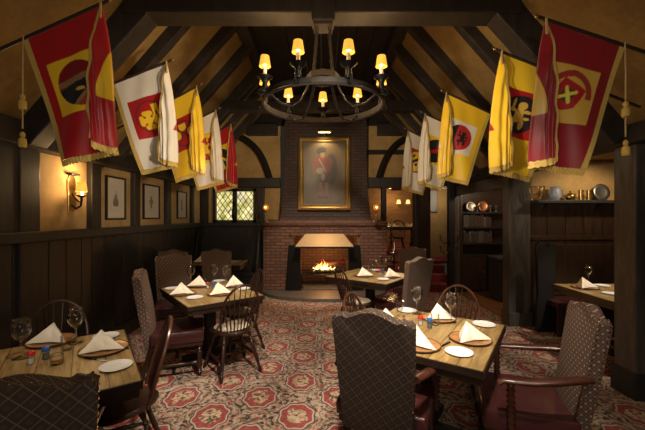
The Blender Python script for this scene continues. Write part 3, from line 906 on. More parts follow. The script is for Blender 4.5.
# ------------------------------------------------------------------ fireplace
fp = thing('fireplace', 'brick fireplace with mantel shelf, tall dark chimney breast and burning fire', 'fireplace', (CHX, 7.3, 0))
mb = MB()
mb.box((-1.03, .55, .73), (.56, 1.1, 1.46)); mb.box((1.06, .55, .73), (.56, 1.1, 1.46))
mb.box((0.015, .55, 1.35), (1.55, 1.1, .24))
mb.build('brick_surround', 'brick', fp)
mb = MB()
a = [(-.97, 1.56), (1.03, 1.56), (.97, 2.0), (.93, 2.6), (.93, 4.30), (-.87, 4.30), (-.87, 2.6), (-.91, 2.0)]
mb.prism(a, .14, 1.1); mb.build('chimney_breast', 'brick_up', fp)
mb = MB(); mb.box((.015, .50, 1.495), (2.68, 1.12, .07), bev=.015); mb.box((.015, .52, 1.445), (2.60, 1.10, .05), bev=.012); mb.box((.015, .60, 1.55), (2.5, 1.0, .05), bev=.01)
mb.build('mantel_shelf', 'brick', fp)
mb = MB(); mb.box((0, .95, .62), (1.55, .06, 1.24)); mb.box((-.72, .5, .62), (.06, .9, 1.2)); mb.box((.75, .5, .62), (.06, .9, 1.2)); mb.build('firebox', 'fire_brick', fp)
for s, x in ((-1, -.66), (1, .66)):
    mb = MB()
    mb.prism([(x - .17, .06), (x + .17, .06), (x + (.10 if s > 0 else .15), 1.03), (x - (.15 if s > 0 else .10), 1.03)], -.06, .10, bev=.012); mb.build('iron_cheek', 'black_iron', fp)
mb = MB()
bo = [(-.60, -.36, 1.02), (.60, -.36, 1.02), (.62, .02, 1.02), (-.62, .02, 1.02)]; to = [(-.40, -.06, 1.27), (.40, -.06, 1.27), (.42, .04, 1.27), (-.42, .04, 1.27)]
vb = [mb.v(p) for p in bo]; vt = [mb.v(p) for p in to]
mb.bm.faces.new(vb[::-1]); mb.bm.faces.new(vt)
for i in range(4): mb.bm.faces.new((vb[i], vb[(i + 1) % 4], vt[(i + 1) % 4], vt[i]))
bmesh.ops.bevel(mb.bm, geom=mb.bm.edges[:], offset=.008, segments=2, affect='EDGES')
hd = mb.build('hood', 'hood', fp)
MB().box((0, -.36, 1.005), (1.24, .03, .04), bev=.004).build('hood_lip', 'black_iron', fp)
mb = MB(); n = 30; pts = []
for i in range(n + 1):
    a = math.pi + math.pi * i / n; pts.append((1.32 * math.cos(a), .02 + .82 * math.sin(a)))
lo = [mb.v((x, y, 0)) for x, y in pts]; hi = [mb.v((x, y, .062)) for x, y in pts]
mb.bm.faces.new(hi); mb.bm.faces.new(lo[::-1])
for i in range(n + 1): mb.bm.faces.new((lo[i], lo[(i + 1) % (n + 1)], hi[(i + 1) % (n + 1)], hi[i]))
mb.build('hearth', 'hearth', fp)
MB().box((0, .46, .045), (1.5, .95, .09)).build('firebox_floor', 'hearth', fp)

gr = thing('fire_grate', 'black iron fire grate with tall andirons in the fireplace', 'fire grate', (CHX, 7.3, .0))
mb = MB()
for i in range(9): mb.rod((-.36 + .09 * i, .18, .36), (-.36 + .09 * i, .62, .36), .011, seg=6)
mb.rod((-.46, .20, .34), (.46, .20, .34), .016); mb.rod((-.46, .20, .46), (.46, .20, .46), .012); mb.rod((-.42, .60, .34), (.42, .60, .34), .016)
for x in (-.3, -.15, 0, .15, .3): mb.rod((x, .20, .34), (x, .20, .46), .008, seg=6)
mb.build('basket', 'black_iron', gr)
for x in (-.52, .50):
    mb = MB(); mb.tube([(x, .10, .70), (x, .10, .40), (x, .09, .20), (x - .06, .05, .092)], .018, 8); mb.tube([(x, .09, .20), (x + .06, .05, .092)], .016, 8); mb.rod((x, .10, .34), (x, .60, .34), .014); mb.sphere((x, .10, .72), .040); mb.rod((x, .60, .34), (x, .60, .09), .012)
    mb.build('andiron', 'black_iron', gr, True)
for i, (x0, x1, y, z, r, lab) in enumerate(((-.34, .36, .30, .43, .055, 'front'), (-.30, .38, .45, .42, .06, 'back'), (-.20, .30, .37, .53, .05, 'top'))):
    o = MB().tube([(CHX + x0, 7.3 + y, z - .01), (CHX + (x0 + x1) / 2, 7.3 + y + .02, z + .012), (CHX + x1, 7.3 + y - .02, z + (.04 if i == 2 else 0))], lambda u, r=r: r * (1 - .15 * u), 10).build('fire_log', 'log', None, True)
    tag(o, 'charred log burning in the grate, the %s one' % lab, 'log', 'logs on the fire')
mb = MB(); rnd = random.Random(4)
for (x, h, w) in ((-.16, .22, .05), (-.08, .30, .06), (-.01, .33, .06), (.05, .24, .055), (.13, .15, .05), (.22, .12, .05), (-.24, .11, .04)):
    ph = rnd.random() * 6
    mb.tube([(x + .018 * math.sin(k * 1.1 + ph), .27 + .01 * k, h * k / 8) for k in range(9)], lambda u, w=w: max(.002, w * (math.sin(math.pi * min(1, (u * .85 + .22))) ** 1.1) * (1 - u * .75)), 10, flat=(1, .6))
fl = mb.build('fire', 'flame', None, True, 180); fl.scale = (1, 1, .72); fl.location = (CHX + .01, 7.3, .435); tag(fl, 'orange flames rising over the logs under the copper hood', 'fire', None, 'stuff')

# globe candle lamps on the mantel
def mk_globe():
    t = thing('globe_lamp', '', 'lamp')
    MB().lathe([(.055, 0), (.06, .01), (.03, .02), (.012, .035), (.010, .09), (.022, .11), (.010, .13), (.010, .20), (.028, .225), (.034, .24)], 16).build('stand', 'steel', t, True)
    MB().sphere((0, 0, .300), .062, seg=18).build('globe', 'amber_glow', t, True, 180)
    MB().sphere((0, -.064, .300), .014, 1, .6, 1.3).build('flame', 'cand_tip', t, True, 180)
    return t
place(mk_globe, 'gl', (CHX - 1.22, 7.10, 1.53), 0, 'amber glass globe lamp on the mantel beside the leaded window', 'mantel globe lamps')
place(mk_globe, 'gl', (CHX + 1.08, 7.10, 1.53), 0, 'amber glass globe lamp on the mantel beside the opening to the far room', 'mantel globe lamps')

# portrait in a gilt frame
def ell(x, y, cx, cy, rx, ry): return ((x - cx) / rx) ** 2 + ((y - cy) / ry) ** 2
def portrait(u, v):
    x = u; y = 1 - v                                    # y from the top
    n = noise.noise(Vector((x * 4, y * 5, 1))) * .5 + .5
    c = (.085 + .04 * n, .058 + .025 * n, .026 + .01 * n)
    if y > .78: c = (.10 + .06 * n, .065 + .03 * n, .03)
    d = math.hypot(x - .55, y - .3); c = tuple(k * (1.25 - min(.7, d)) for k in c)
    def bl(c0, c1, k): return tuple(p * (1 - k) + q * k for p, q in zip(c0, c1))
    def soft(e_, c0, c1, k=1.): return bl(c0, c1, k * max(0., min(1., (1.15 - e_) / .35)))
    red = (.17 + .05 * n, .045, .022); dk = (.030, .028, .022); sk = (.26, .17, .10); grn = (.040, .045, .030)
    c = soft(ell(x, y, .66, .43, .14, .24), c, (.035, .035, .028), .9)
    c = soft(ell(x, y, .46, .62, .12, .10), c, grn); c = soft(ell(x, y, .52, .52, .17, .13), c, bl(grn, (.09, .045, .035), n))
    for lx in (.42, .55):
        if .64 < y < .86: c = soft(((x - lx) / .045) ** 2, c, (.22, .12, .08) if y < .72 else (.17, .06, .045), .85)
        c = soft(ell(x, y, lx - .02, .87, .06, .02), c, dk)
    c = soft(ell(x, y, .47, .37, .20, .15), c, red); c = soft(ell(x, y, .30, .40, .07, .12), c, red); c = soft(ell(x, y, .60, .33, .10, .08), c, bl(red, dk, .4))
    c = soft(ell(x, y, .40, .46, .09, .05), c, (.27, .22, .15)); c = soft(ell(x, y, .47, .55, .05, .06), c, (.22, .19, .14))
    if abs(x - .46 - (y - .38) * .8) < .016 and .27 < y < .48: c = (.28, .23, .16)
    c = soft(ell(x, y, .46, .21, .05, .055), c, sk); c = soft(ell(x, y, .45, .135, .10, .045), c, dk); c = soft(ell(x, y, .37, .155, .05, .05), c, dk)
    return c
pt = thing('portrait_painting', 'large gilt-framed portrait of a kilted soldier in red jacket on the chimney breast', 'painting', (CHX - .0, 7.38, 2.575))
W2, H2 = .56, .79
MB().grid(lambda u, v: Vector(((u - .5) * .94, .0, (v - .5) * 1.40)), 110, 160, portrait).build('canvas', 'paint', pt)
mb = MB()
prof = [(-.03, .05), (.0, -.03), (.04, -.055), (.075, -.025), (.10, -.04), (.125, 0.02)]
ring = []
for sx, sz in ((-1, -1), (1, -1), (1, 1), (-1, 1)):
    ring.append([mb.v((sx * (W2 - d), y, sz * (H2 - d))) for d, y in prof])
for i in range(4):
    a_, b_ = ring[i], ring[(i + 1) % 4]
    for k in range(len(prof) - 1): mb.bm.faces.new((a_[k], b_[k], b_[k + 1], a_[k + 1]))
fr = mb.build('frame', 'gold', pt)
mb = MB()
for i in range(44):
    t_ = i / 44 * 2 * (W2 + H2) * 2; per = 2 * (W2 * 2 + H2 * 2); s = i / 44 * per
    if s < 2 * W2: p = (-W2 + s, H2)
    elif s < 2 * W2 + 2 * H2: p = (W2, H2 - (s - 2 * W2))
    elif s < 4 * W2 + 2 * H2: p = (W2 - (s - 2 * W2 - 2 * H2), -H2)
    else: p = (-W2, -H2 + (s - 4 * W2 - 2 * H2))
    mb.sphere((p[0] * .97, -.012, p[1] * .98), .024, 1, .7, 1, 8)
mb.build('carving', 'gold', fr, True)
pl = thing('picture_light', 'small brass picture light over the portrait', 'lamp', (CHX, 7.38, 3.36))
MB().rod((-.15, -.17, .085), (.15, -.17, .085), .022).build('lamp_tube', 'brass', pl, True)
MB().tube([(0, .03, .03), (0, -.05, .11), (0, -.17, .10)], .008, 6).build('arm', 'brass', pl, True)
MB().box((0, -.17, .061), (.24, .022, .006)).build('lamp_strip', 'bulb', pl)

# ------------------------------------------------------------------ left wall pictures, sconce
def printcol(k):
    def f(u, v):
        y = 1 - v; c = (.50, .46, .36)
        if k == 0:
            if ell(u, y, .5, .66, .26, .20) < 1 and y < .80: c = (.14, .12, .10)
            if abs(u - .5) < .10 + (y - .35) * .35 and .36 < y < .62: c = (.18, .16, .14)
            if abs(u - .52) < .03 and .22 < y < .4: c = (.2, .18, .16)
        elif k == 1:
            if abs(u - .48) < .09 and .25 < y < .8: c = (.16, .13, .10)
            if ell(u, y, .48, .5, .22, .12) < 1: c = (.22, .17, .12)
        else:
            if abs(u - .5) < .12 and .2 < y < .82: c = (.15, .13, .12)
        return c
    return f
for k, (y0, y1, z0, z1, lab) in enumerate(((4.30, 4.73, 1.60, 2.17, 'framed ship print nearest the wall sconce'), (5.20, 5.72, 1.60, 2.15, 'framed print on the left wall, middle of the three'), (6.42, 6.86, 1.60, 2.13, 'framed print on the left wall nearest the corner with the leaded window'))):
    t = thing('framed_print', lab, 'picture', (-WX + .002, (y0 + y1) / 2, (z0 + z1) / 2), 0, 'framed prints on the left wall')
    w, h = (y1 - y0) / 2, (z1 - z0) / 2; mb = MB()
    for s in (-1, 1):
        mb.box((.014, s * (w - .012), 0), (.028, .024, 2 * h), bev=.003); mb.box((.014, 0, s * (h - .012)), (.028, 2 * w - .048, .024), bev=.003)
    mb.build('frame', 'black_paint', t)
    MB().box((.006, 0, 0), (.008, 2 * w - .04, 2 * h - .04)).build('mat_board', plain('mat_board_%d' % k, (.50, .45, .33), .7), t)
    MB().grid(lambda u, v: Vector((.0105, (u - .5) * w * 1.1, (v - .5) * h * 1.3)), 50, 70, printcol(k)).build('print', 'print', t)

sc_ = thing('wall_sconce', 'candle sconce with glowing yellow shade on the left wall', 'wall lamp', (-WX, 3.72, 1.92))
MB().prism([(-.05, -.22), (.05, -.22), (.06, .12), (.03, .18), (-.03, .18), (-.06, .12)], 0, .016, Matrix.Rotation(R(-90), 4, 'Z'), .004).build('backplate', 'brass', sc_)
MB().tube([(.01, 0, -.15), (.06, 0, -.19), (.11, 0, -.16), (.12, 0, -.10), (.12, 0, -.05)], .012, 8).tube([(.01, 0, -.02), (.05, 0, -.08), (.10, 0, -.12)], .008, 6).build('arm', 'black_iron', sc_, True)
MB().lathe([(.015, -.07), (.045, -.055), (.05, -.045), (.012, -.045)], 14, Matrix.Translation((.12, 0, 0))).build('drip_pan', 'black_iron', sc_, True)
MB().rod((.12, 0, -.05), (.12, 0, .02), .013).build('candle', 'napkin', sc_, True)
MB().lathe([(.055, -.005), (.042, .10)], 20, Matrix.Translation((.12, 0, 0)), False).build('lamp_shade', 'shade', sc_, True, 180)
MB().sphere((.12, 0, .035), .014, 1, 1, 1.5).build('bulb', 'bulb', sc_, True)
MB().box((.03, 0, .185), (.06, .12, .02)).build('cap', 'black_iron', sc_)

# ------------------------------------------------------------------ chandelier
CHY = 3.14; RG = .55
ch = thing('chandelier', 'wrought iron ring chandelier with nine shaded candle lamps hung on chains from the collar beam', 'chandelier', (.01, CHY, 2.67))
def ringband(r, z0, z1, th, seg=64):
    mb = MB(); mb.lathe([(r, z0), (r, z1), (r - th, z1), (r - th, z0), (r, z0)], seg, None, False); bmesh.ops.remove_doubles(mb.bm, verts=mb.bm.verts, dist=1e-5); return mb
ringband(RG, 0, .046, .010).build('ring', 'forged', ch, True, 30)
MB().tube([(RG * math.cos(a), RG * math.sin(a), -.005) for a in [2 * math.pi * i / 60 for i in range(60)]], .013, 6, closed=True).build('ring_edge', 'forged', ch, True)
mb = MB(); mb.lathe([(.10, .215), (.15, .225), (.155, .275), (.12, .285), (.05, .30)], 8); hub = mb.build('hub', 'forged', ch)
for i in range(9):
    a = math.pi / 2 + 2 * math.pi * i / 9; m = Matrix.Rotation(a, 4, 'Z'); mm = m
    # strap from ring to hub, drooping
    if i in (1, 3, 6, 8):
        mb = MB(m); mb.tube([(RG - .01, 0, .03), (RG - .13, 0, -.05), (RG - .24, 0, -.055), (RG - .32, 0, .01), (RG - .38, 0, .12), (.13, 0, .23)], .010, 6, flat=(1.6, .8)); mb.build('strap', 'forged', ch, True)
    mb = MB(m)
    mb.lathe([(.018, .04), (.030, .06), (.022, .10), (.034, .125), (.060, .140), (.066, .150), (.060, .152), (.02, .145)], 14, Matrix.Translation((RG + .015, 0, 0)))
    mb.tube([(RG + .01, 0, .01), (RG + .06, 0, -.01), (RG + .07, 0, .03), (RG + .035, 0, .05)], .008, 6)
    cup = mb.build('candle_cup', 'black_iron', ch, True)
    MB(m).rod((RG + .015, 0, .145), (RG + .015, 0, .235), .016).build('candle', 'charger' if False else 'napkin', cup, True)
    MB(m).lathe([(.049, .235), (.035, .325)], 22, Matrix.Translation((RG + .015, 0, 0)), False).build('lamp_shade', 'shade', cup, True, 180)
    MB(m).sphere((RG + .015, 0, .250), .013, 1, 1, 1.5).build('bulb', 'bulb', cup, True)
def chain(mb, p0, p1, L=.045, r=.0042):
    p0, p1 = Vector(p0), Vector(p1); d = p1 - p0; n = max(2, int(d.length / (L * .78)))
    for i in range(n):
        c = p0 + d * ((i + .5) / n); q = d.to_track_quat('Z', 'Y').to_matrix().to_4x4()
        m = Matrix.Translation(c) @ q @ Matrix.Rotation(R(90 * (i % 2)), 4, 'Z')
        mb.tube([m @ Vector((.011 * math.cos(t), 0, L * .5 * math.sin(t))) for t in [2 * math.pi * k / 10 for k in range(10)]], r, 5, closed=True)
for i in range(4):
    a = math.pi / 4 + i * math.pi / 2
    mb = MB(); chain(mb, (.125 * math.cos(a),   .125 * math.sin(a), .28), (.075 * math.cos(a), -.06 + .075 * math.sin(a) , .655)); mb.build('chain', 'forged', ch, True)
MB().box((0, -.10, .67), (.17, .17, .035), bev=.006).build('ceiling_plate', 'forged', ch)

# ------------------------------------------------------------------ heraldic flags
RED = (.42, .009, .012); DRED = (.22, .006, .010); YEL = (.88, .56, .018); GLD = (.62, .38, .06); WHT = (.80, .72, .56); BLK = (.012, .012, .016); GRN = (.04, .06, .04)
def flag_xy(u, v): return (u - .42) * .644, (.457 - v) * .95     # metres from the middle of the device
def rectf(x, y, w, h): return abs(x) < w / 2 and abs(y) < h / 2
def sqr(x, y, r=.205): return -.205 < x < r and abs(y) < .205
def cross(x, y, r, w=.03):
    if (abs(x) < w and abs(y) < r) or (abs(y) < w and abs(x) < r): return True
    for cx, cy in ((r, 0), (-r, 0), (0, r), (0, -r)):
        for ox, oy in ((0, 0), (w * 1.1 if cy else 0, w * 1.1 if cx else 0), (-w * 1.1 if cy else 0, -w * 1.1 if cx else 0)):
            if math.hypot(x - cx * .82 - ox, y - cy * .82 - oy) < w * .95: return True
    return False
def lion(x, y, k=1.):
    x, y = x / k, y / k
    parts = ((0, .0, .035, .06), (-.01, .07, .035, .03), (.04, -.05, .03, .025), (-.04, -.07, .02, .04), (.045, .03, .05, .012), (-.055, .03, .045, .012), (.03, -.085, .014, .035), (.06, .075, .012, .04), (-.05, -.02, .04, .012))
    return any(ell(x, y, *p) < 1 for p in parts) 
def d_L1(u, v):
    x, y = flag_xy(u, v); c = RED
    if sqr(x, y, .285): c = YEL
    if math.hypot(x, y) < .165:
        c = BLK
        w = y + x * .55
        if y > .02 + x * .25 : c = DRED
        if abs(y - .035 - x * .1) < .022: c = (.28, .16, .07)
        if abs(y + .75 * x * -1 + .12) < .035 and x > -.05: c = (.35, .03, .02)
        if abs(y - x * .8 + .10) < .013 and x > -.08: c = (.28, .18, .07)
        if ell(x, y, .0, -.045, .035, .014) < 1: c = GLD
    return c
def d_L2(u, v):
    x, y = flag_xy(u, v); c = WHT
    if sqr(x, y): c = RED
    r = math.hypot(x, y)
    if .150 < r < .163: c = (.10, .02, .03)
    if r < .150:
        if cross(x + .035, y + .03, .085, .026): c = YEL
        if .03 < x < .09 and .0 < y < .12 and not (abs(x - .06) < .012 and y < .05): c = YEL
    return c
def d_L3(u, v):
    x, y = flag_xy(u, v); c = YEL
    if sqr(x, y): c = RED
    r = math.hypot(x, y)
    if .148 < r < .163: c = (.12, .015, .02)
    if r < .148:
        if abs(abs(x) - abs(y)) < .018: c = (.16, .02, .02)
        elif abs(x) > abs(y) and .05 < abs(x) < .12 and abs(y) < .05: c = YEL
        elif .04 < y < .13 and abs(x) < .05: c = YEL
    return c
def d_L4(u, v):
    x, y = flag_xy(u, v); c = WHT
    if sqr(x, y): c = YEL
    if math.hypot(x, y) < .165: c = RED
    if lion(x, y, 1.25): c = YEL
    if abs(x - y) < .02 and sqr(x, y) and math.hypot(x, y) > .1: c = RED
    return c
def d_L5(u, v):
    x, y = flag_xy(u, v); c = RED
    if sqr(x, y): c = YEL
    if math.hypot(x, y) < .16: c = BLK if y > 0 or x > 0 else WHT
    if abs(x + y) < .03 and math.hypot(x, y) < .16: c = YEL
    return c
def d_R1(u, v):
    x, y = flag_xy(u, v); c = DRED if abs(y) > .2 else GLD
    if u < .12 or u > .84: c = DRED
    if abs(y) > .2: c = (.25, .008, .014)
    if .125 < math.hypot(x, y) < .17 and y > -.02: c = (.33, .03, .02)
    xs, ys = x * .93 + y * .36, -x * .36 + y * .93
    if abs(xs) < .095 and -.115 + (abs(xs) / .095) ** 2 * .055 < ys < .085:
        c = (.40, .012, .014)
        if abs(xs) < .046 and abs(ys + .005) < .046: c = (.05, .05, .02)
        if abs(xs) < .050 and abs(ys + .005) < .050 and abs(abs(xs) - abs(ys + .005)) < .017: c = (.75, .62, .06)
    return c
def d_R2(u, v):
    x, y = flag_xy(u, v); c = YEL
    if sqr(x, y): c = RED
    if math.hypot(x, y) < .168: c = BLK
    if lion(x, y, 1.15) and math.hypot(x, y) < .15: c = GLD
    return c
def d_R3(u, v):
    x, y = flag_xy(u, v); c = YEL
    if sqr(x, y): c = WHT
    if math.hypot(x * .95, y) < .16: c = (.50, .02, .02) if x < .05 else BLK
    if lion(x + .04, y, .85): c = BLK
    return c
def d_R4(u, v):
    x, y = flag_xy(u, v); c = WHT
    if sqr(x, y): c = YEL
    if math.hypot(x, y) < .175: c = BLK
    if abs(y + x * .5) < .03 and math.hypot(x, y) < .15: c = RED
    if lion(x + .05, y - .05, .6): c = RED
    return c
def d_R5(u, v):
    x, y = flag_xy(u, v); c = WHT
    if sqr(x, y): c = RED
    if math.hypot(x, y) < .175: c = YEL
    if abs(y + abs(x + .02) * .8 - .05) < .032 and math.hypot(x, y) < .17: c = BLK
    for cx, cy in ((-.08, .085), (.08, .085), (0, -.06)):
        if ell(x, y, cx, cy, .022, .028) < 1: c = BLK
    return c
FWX, FH = .485, .87
def make_flag(side, X, Y, Z, design, label, slope=.45, big=False):
    """X: inner tip distance from the centre line; side -1 left wall, +1 right wall"""
    t = thing('heraldic_flag', label, 'flag', (side * X, Y, Z), 0, 'heraldic flags on poles along the ' + ('left' if side < 0 else 'right') + ' wall')
    ph = Y * 3.1 + side; H_ = FH; FW = FWX * math.hypot(1, slope)
    def S(u, v):
        q = -FWX * (1 - u) + (.26 + .20 * u * u) * v; z = -FWX * slope * (1 - u) - (.80 + .08 * u) * v - .014
        qf = .125 * (1 - math.exp(z / .45)); e = q - qf
        y = .012 * math.sin(u * 9 + v * 4 + ph) * v + .016 * v * math.sin(v * 5 + u * 3 + ph)
        y += .010 * math.exp(-((u - .5) ** 2) * 6) * math.sin(v * 11 + u * 14 + ph) * (.3 + v)
        if e > 0:
            q = qf - .165 * (1 - math.exp(-e / .13))
            y += -.040 * min(1, e / .04) ** .5 - .014 * math.sin(min(1, e / .33) * math.pi) + .009 * math.sin(e * 75 + z * 3 + ph) * min(1, e / .08)
            y += .0022 * math.sin(z * 31 + e * 25 + ph) * min(1, e / .05)
        elif e > -.12:
            y += .014 * math.sin((e / .12) * math.pi) * v
        return Vector((-side * q, y, z))
    MB().grid(S, 120, 150, design).build('cloth', 'flagcloth', t, True, 180)
    mb = MB(); fw = .036
    mb.grid(lambda u, v: S(-u * fw / FW, v) + Vector((0, .003 * math.sin(v * 300), 0)), 2, 110)
    mb.grid(lambda u, v: S(u * (1 + 2 * fw / FW) - fw / FW, 1 + v * fw / H_ * 1.2) + Vector((0, .003 * math.sin(u * 200), .004 * math.sin(u * 170))), 110, 2)
    mb.grid(lambda u, v: S(1, v) + Vector((side * u * .016, .002 * math.sin(v * 300) - .003, 0)), 2, 110)
    mb.build('fringe', 'fringe', t, True, 180)
    dirv = Vector((side, 0, -slope)).normalized()
    L = (2.57 - X) * math.hypot(1, slope)
    mb = MB(); mb.rod(-dirv * .05, dirv * L, .0115); mb.build('pole', 'pole', t, True)
    mb = MB(); mb.sphere(-dirv * .055, .013); mb.rod(-dirv * .05, -dirv * .085, .006, .002); mb.build('finial', 'brass', t, True)
    # cord wound at the tip
    MB().tube([Vector((0, -.014, -.0)), Vector((-side * .012, -.034, -.05)), Vector((-side * .018, -.045, -.12))], .008, 6).build('cord_loop', 'cord', t, True)
    if big:
        base = dirv * (FW + .025)
        mb = MB(); mb.tube([base + Vector((0, -.012, .012)), base + Vector((0, -.016, -.2)), base + Vector((side * .004, -.012, -.60))], .0045, 6); cd = mb.build('hanging_cord', 'cord', t, True)
        for zz in (-.41, -.66):
            mb = MB(); mb.lathe([(.004, .04), (.014, .03), (.016, .012), (.010, .004), (.022, -.01), (.024, -.045), (.020, -.062)], 12, Matrix.Translation(base + Vector((side * .003, -.014, zz)))); mb.build('tassel', 'fringe', cd, True)
    return t
TX = 1.45
make_flag(-1, TX, 2.24, 3.05, d_L1, 'red flag with yellow square and dark disc, biggest on the sconce side', .45, True)
make_flag(-1, TX, 3.18, 3.09, d_L2, 'white flag with a red square and yellow cross on the left wall', .40)
make_flag(-1, TX, 3.94, 3.15, d_L3, 'yellow flag with a red square on the left wall, behind the white cross flag', .53)
make_flag(-1, TX, 4.65, 3.10, d_L4, 'white flag with yellow and red device, fourth along the left wall', .5)
make_flag(-1, TX, 5.42, 3.11, d_L5, 'small red flag farthest along the left wall, over the leaded window', .5)
make_flag(1, TX, 2.21, 2.93, d_R1, 'crimson flag with gold band and shield, the largest on the alcove side', .33, True)
make_flag(1, TX, 2.75, 2.98, d_R2, 'yellow flag with a red square and black disc on the right wall', .40)
make_flag(1, TX, 3.97, 3.09, d_R3, 'yellow flag with a white square and red and black disc on the right wall', .46)
make_flag(1, TX, 4.79, 3.09, d_R4, 'white flag with black disc on yellow, fourth along the right wall', .46)
make_flag(1, TX, 5.73, 3.10, d_R5, 'white flag with red square and black chevron, farthest along the right wall', .5)

# ------------------------------------------------------------------ settle and small things near the window
st = thing('settle', 'dark high-backed panelled settle under the leaded window', 'bench', (-2.02, 7.15, 0))
mb = MB(); mb.box((0, .40, .60), (1.30, .05, 1.20), bev=.008)
for x in (-.5, 0, .5): mb.box((x, .365, .80), (.40, .02, .55), bev=.006)
mb.build('backrest', 'panel', st)
MB().box((0, .16, .42), (1.28, .44, .06), bev=.01).build('seat', 'panel', st)
MB().box((0, .0, .20), (1.27, .03, .38)).build('front_board', 'panel', st)
for s in (-1, 1): MB().prism([(-.08, 0), (.42, 0), (.42, 1.32), (.20, 1.30), (.12, 1.05), (.05, .80), (-.08, .66)], -.02, .02, Matrix.Translation((s * .66, 0, 0)) @ Matrix.Rotation(R(90), 4, 'Z') , .005).build('side_panel', 'panel', st)
lan = thing('iron_figure', 'small dark iron candle lantern standing on the window rail', 'lantern', (-1.99, YB - .04, 1.502))
mb = MB(); mb.lathe([(.055, 0), (.06, .015), (.03, .03), (.045, .08), (.06, .14), (.055, .30), (.035, .36), (.05, .40), (.012, .47), (.018, .49), (.006, .52)], 10); mb.build('lantern_body', 'black_iron', lan, True)
MB().tube([(.05, 0, .3), (.11, 0, .26), (.12, 0, .2), (.09, 0, .18)], .008, 6).tube([(-.05, 0, .3), (-.11, 0, .26), (-.12, 0, .2), (-.09, 0, .18)], .008, 6).build('handle', 'black_iron', lan, True)
tag(lan, 'small dark iron candle lantern standing on the window rail', 'lantern'); lan.name = 'candle_lantern'

# ------------------------------------------------------------------ alcove: bench, shelf, pots
bn = thing('booth_bench', 'alcove bench with maroon seat and scroll-topped end panel', 'bench', (3.75, 4.86, 0))
MB().box((0, -.02, .43), (1.1, .46, .08), bev=.02).build('seat', 'vinyl', bn, True)
MB().box((0, -.22, .20), (1.08, .03, .38)).build('front_board', 'panel_warm', bn)
ol = [(-.16, 0), (.16, 0), (.16, .42), (.12, .55), (.145, .75), (.15, 1.02), (.175, 1.14), (.165, 1.23), (.12, 1.27), (.07, 1.25), (.03, 1.20), (-.02, 1.21), (-.07, 1.26), (-.12, 1.28), (-.16, 1.24), (-.175, 1.14), (-.15, 1.02), (-.145, .75), (-.12, .55), (-.16, .42)]
MB().prism(ol, -.03, .03, Matrix.Translation((-.56, .0, 0)) @ Matrix.Diagonal((.82, 1, 1, 1)), .012).build('end_panel', 'black_paint', bn)
MB().box((.1, .235, .85), (1.0, .05, .75), bev=.01).build('backrest', 'panel_warm', bn)
sh = thing('plate_shelf', 'long dark shelf above the alcove panelling holding pots', 'shelf', (4.1, 5.06, 1.86))
MB().box((0, 0, 0), (1.9, .22, .045), bev=.006).build('board', 'panel', sh)
for x in (-.78, 0, .8): MB().prism([(0, -.02), (.10, -.02), (.0, -.14)], -.015, .015, Matrix.Translation((x, .10, 0)) @ Matrix.Rotation(R(-90), 4, 'Z'), .003).build('bracket', 'panel', sh)
def onS(px): return ((px - CX) * 5.06 / F, 5.06, 1.884)
o = thing('wire_basket', 'tall brass wire basket at the post end of the alcove shelf', 'basket', onS(537))
mb = MB()
for i in range(14):
    a = 2 * math.pi * i / 14; ca, sa = math.cos(a), math.sin(a)
    mb.tube([(.045 * ca, .045 * sa, 0), (.08 * ca, .08 * sa, .08), (.10 * ca, .10 * sa, .20)], .004, 5)
for z, r in ((.01, .045), (.09, .083), (.20, .10)): mb.tube([(r * math.cos(a), r * math.sin(a), z) for a in [2 * math.pi * i / 20 for i in range(20)]], .005, 5, closed=True)
mb.build('wires', 'brass', o, True)
MB().lathe([(.045, 0), (.045, .008)], 16).build('base', 'brass', o)
o = thing('pitcher', 'blue-grey stoneware pitcher on the alcove shelf', 'pitcher', onS(555))
MB().lathe([(.05, 0), (.075, .04), (.08, .09), (.062, .15), (.058, .18), (.07, .20), (.062, .20), (.05, .17), (.05, .02)], 20, None, False).build('body', 'pewter_blue', o, True)
MB().tube([(.06, 0, .17), (.11, 0, .16), (.12, 0, .10), (.075, 0, .05)], .009, 6).build('handle', 'pewter_blue', o, True)
o = thing('teapot', 'round brass teapot on the alcove shelf between pitcher and mugs', 'teapot', onS(570))
MB().lathe([(.035, 0), (.065, .03), (.07, .06), (.05, .095), (.02, .11), (.008, .115), (.014, .13), (.003, .14)], 18).build('body', 'brass', o, True)
MB().tube([(-.06, 0, .04), (-.10, 0, .07), (-.12, 0, .11)], lambda u: .014 - .006 * u, 8).build('spout', 'brass', o, True)
MB().tube([(.055, 0, .09), (.11, 0, .09), (.11, 0, .04), (.06, 0, .03)], .006, 6).build('handle', 'brass', o, True)
def mk_mug():
    t = thing('brass_mug', '', 'mug'); MB().lathe([(.032, 0), (.036, .005), (.032, .10), (.036, .15), (.032, .15), (.028, .10), (.03, .01)], 16, None, False).build('body', 'brass', t, True)
    MB().tube([(.032, 0, .12), (.06, 0, .11), (.06, 0, .05), (.034, 0, .03)], .005, 6).build('handle', 'brass', t, True); return t
place(mk_mug, 'mug', onS(581), .6, 'slim brass mug on the alcove shelf beside the teapot', 'brass mugs on the alcove shelf')
place(mk_mug, 'mug', onS(589), .3, 'slim brass mug on the alcove shelf beside the large plate', 'brass mugs on the alcove shelf')
def disc_plate(r, mat, name='display_plate'):
    def mk():
        mb = MB(); mb.lathe([(r * .5, 0), (r * .62, .006), (r, .014), (r, .019), (r * .62, .011), (r * .5, .006)], 30)
        o = mb.build(name, mat, None, True, 180); o['category'] = 'plate'; return o
    return mk
def stand_plate(r, mat, loc, lab, grp=None, key=None):
    o = disc_plate(r, mat)(); o.rotation_euler = (R(80), 0, 0); o.location = (loc[0], loc[1], loc[2] + r * .985); tag(o, lab, 'plate', grp); return o
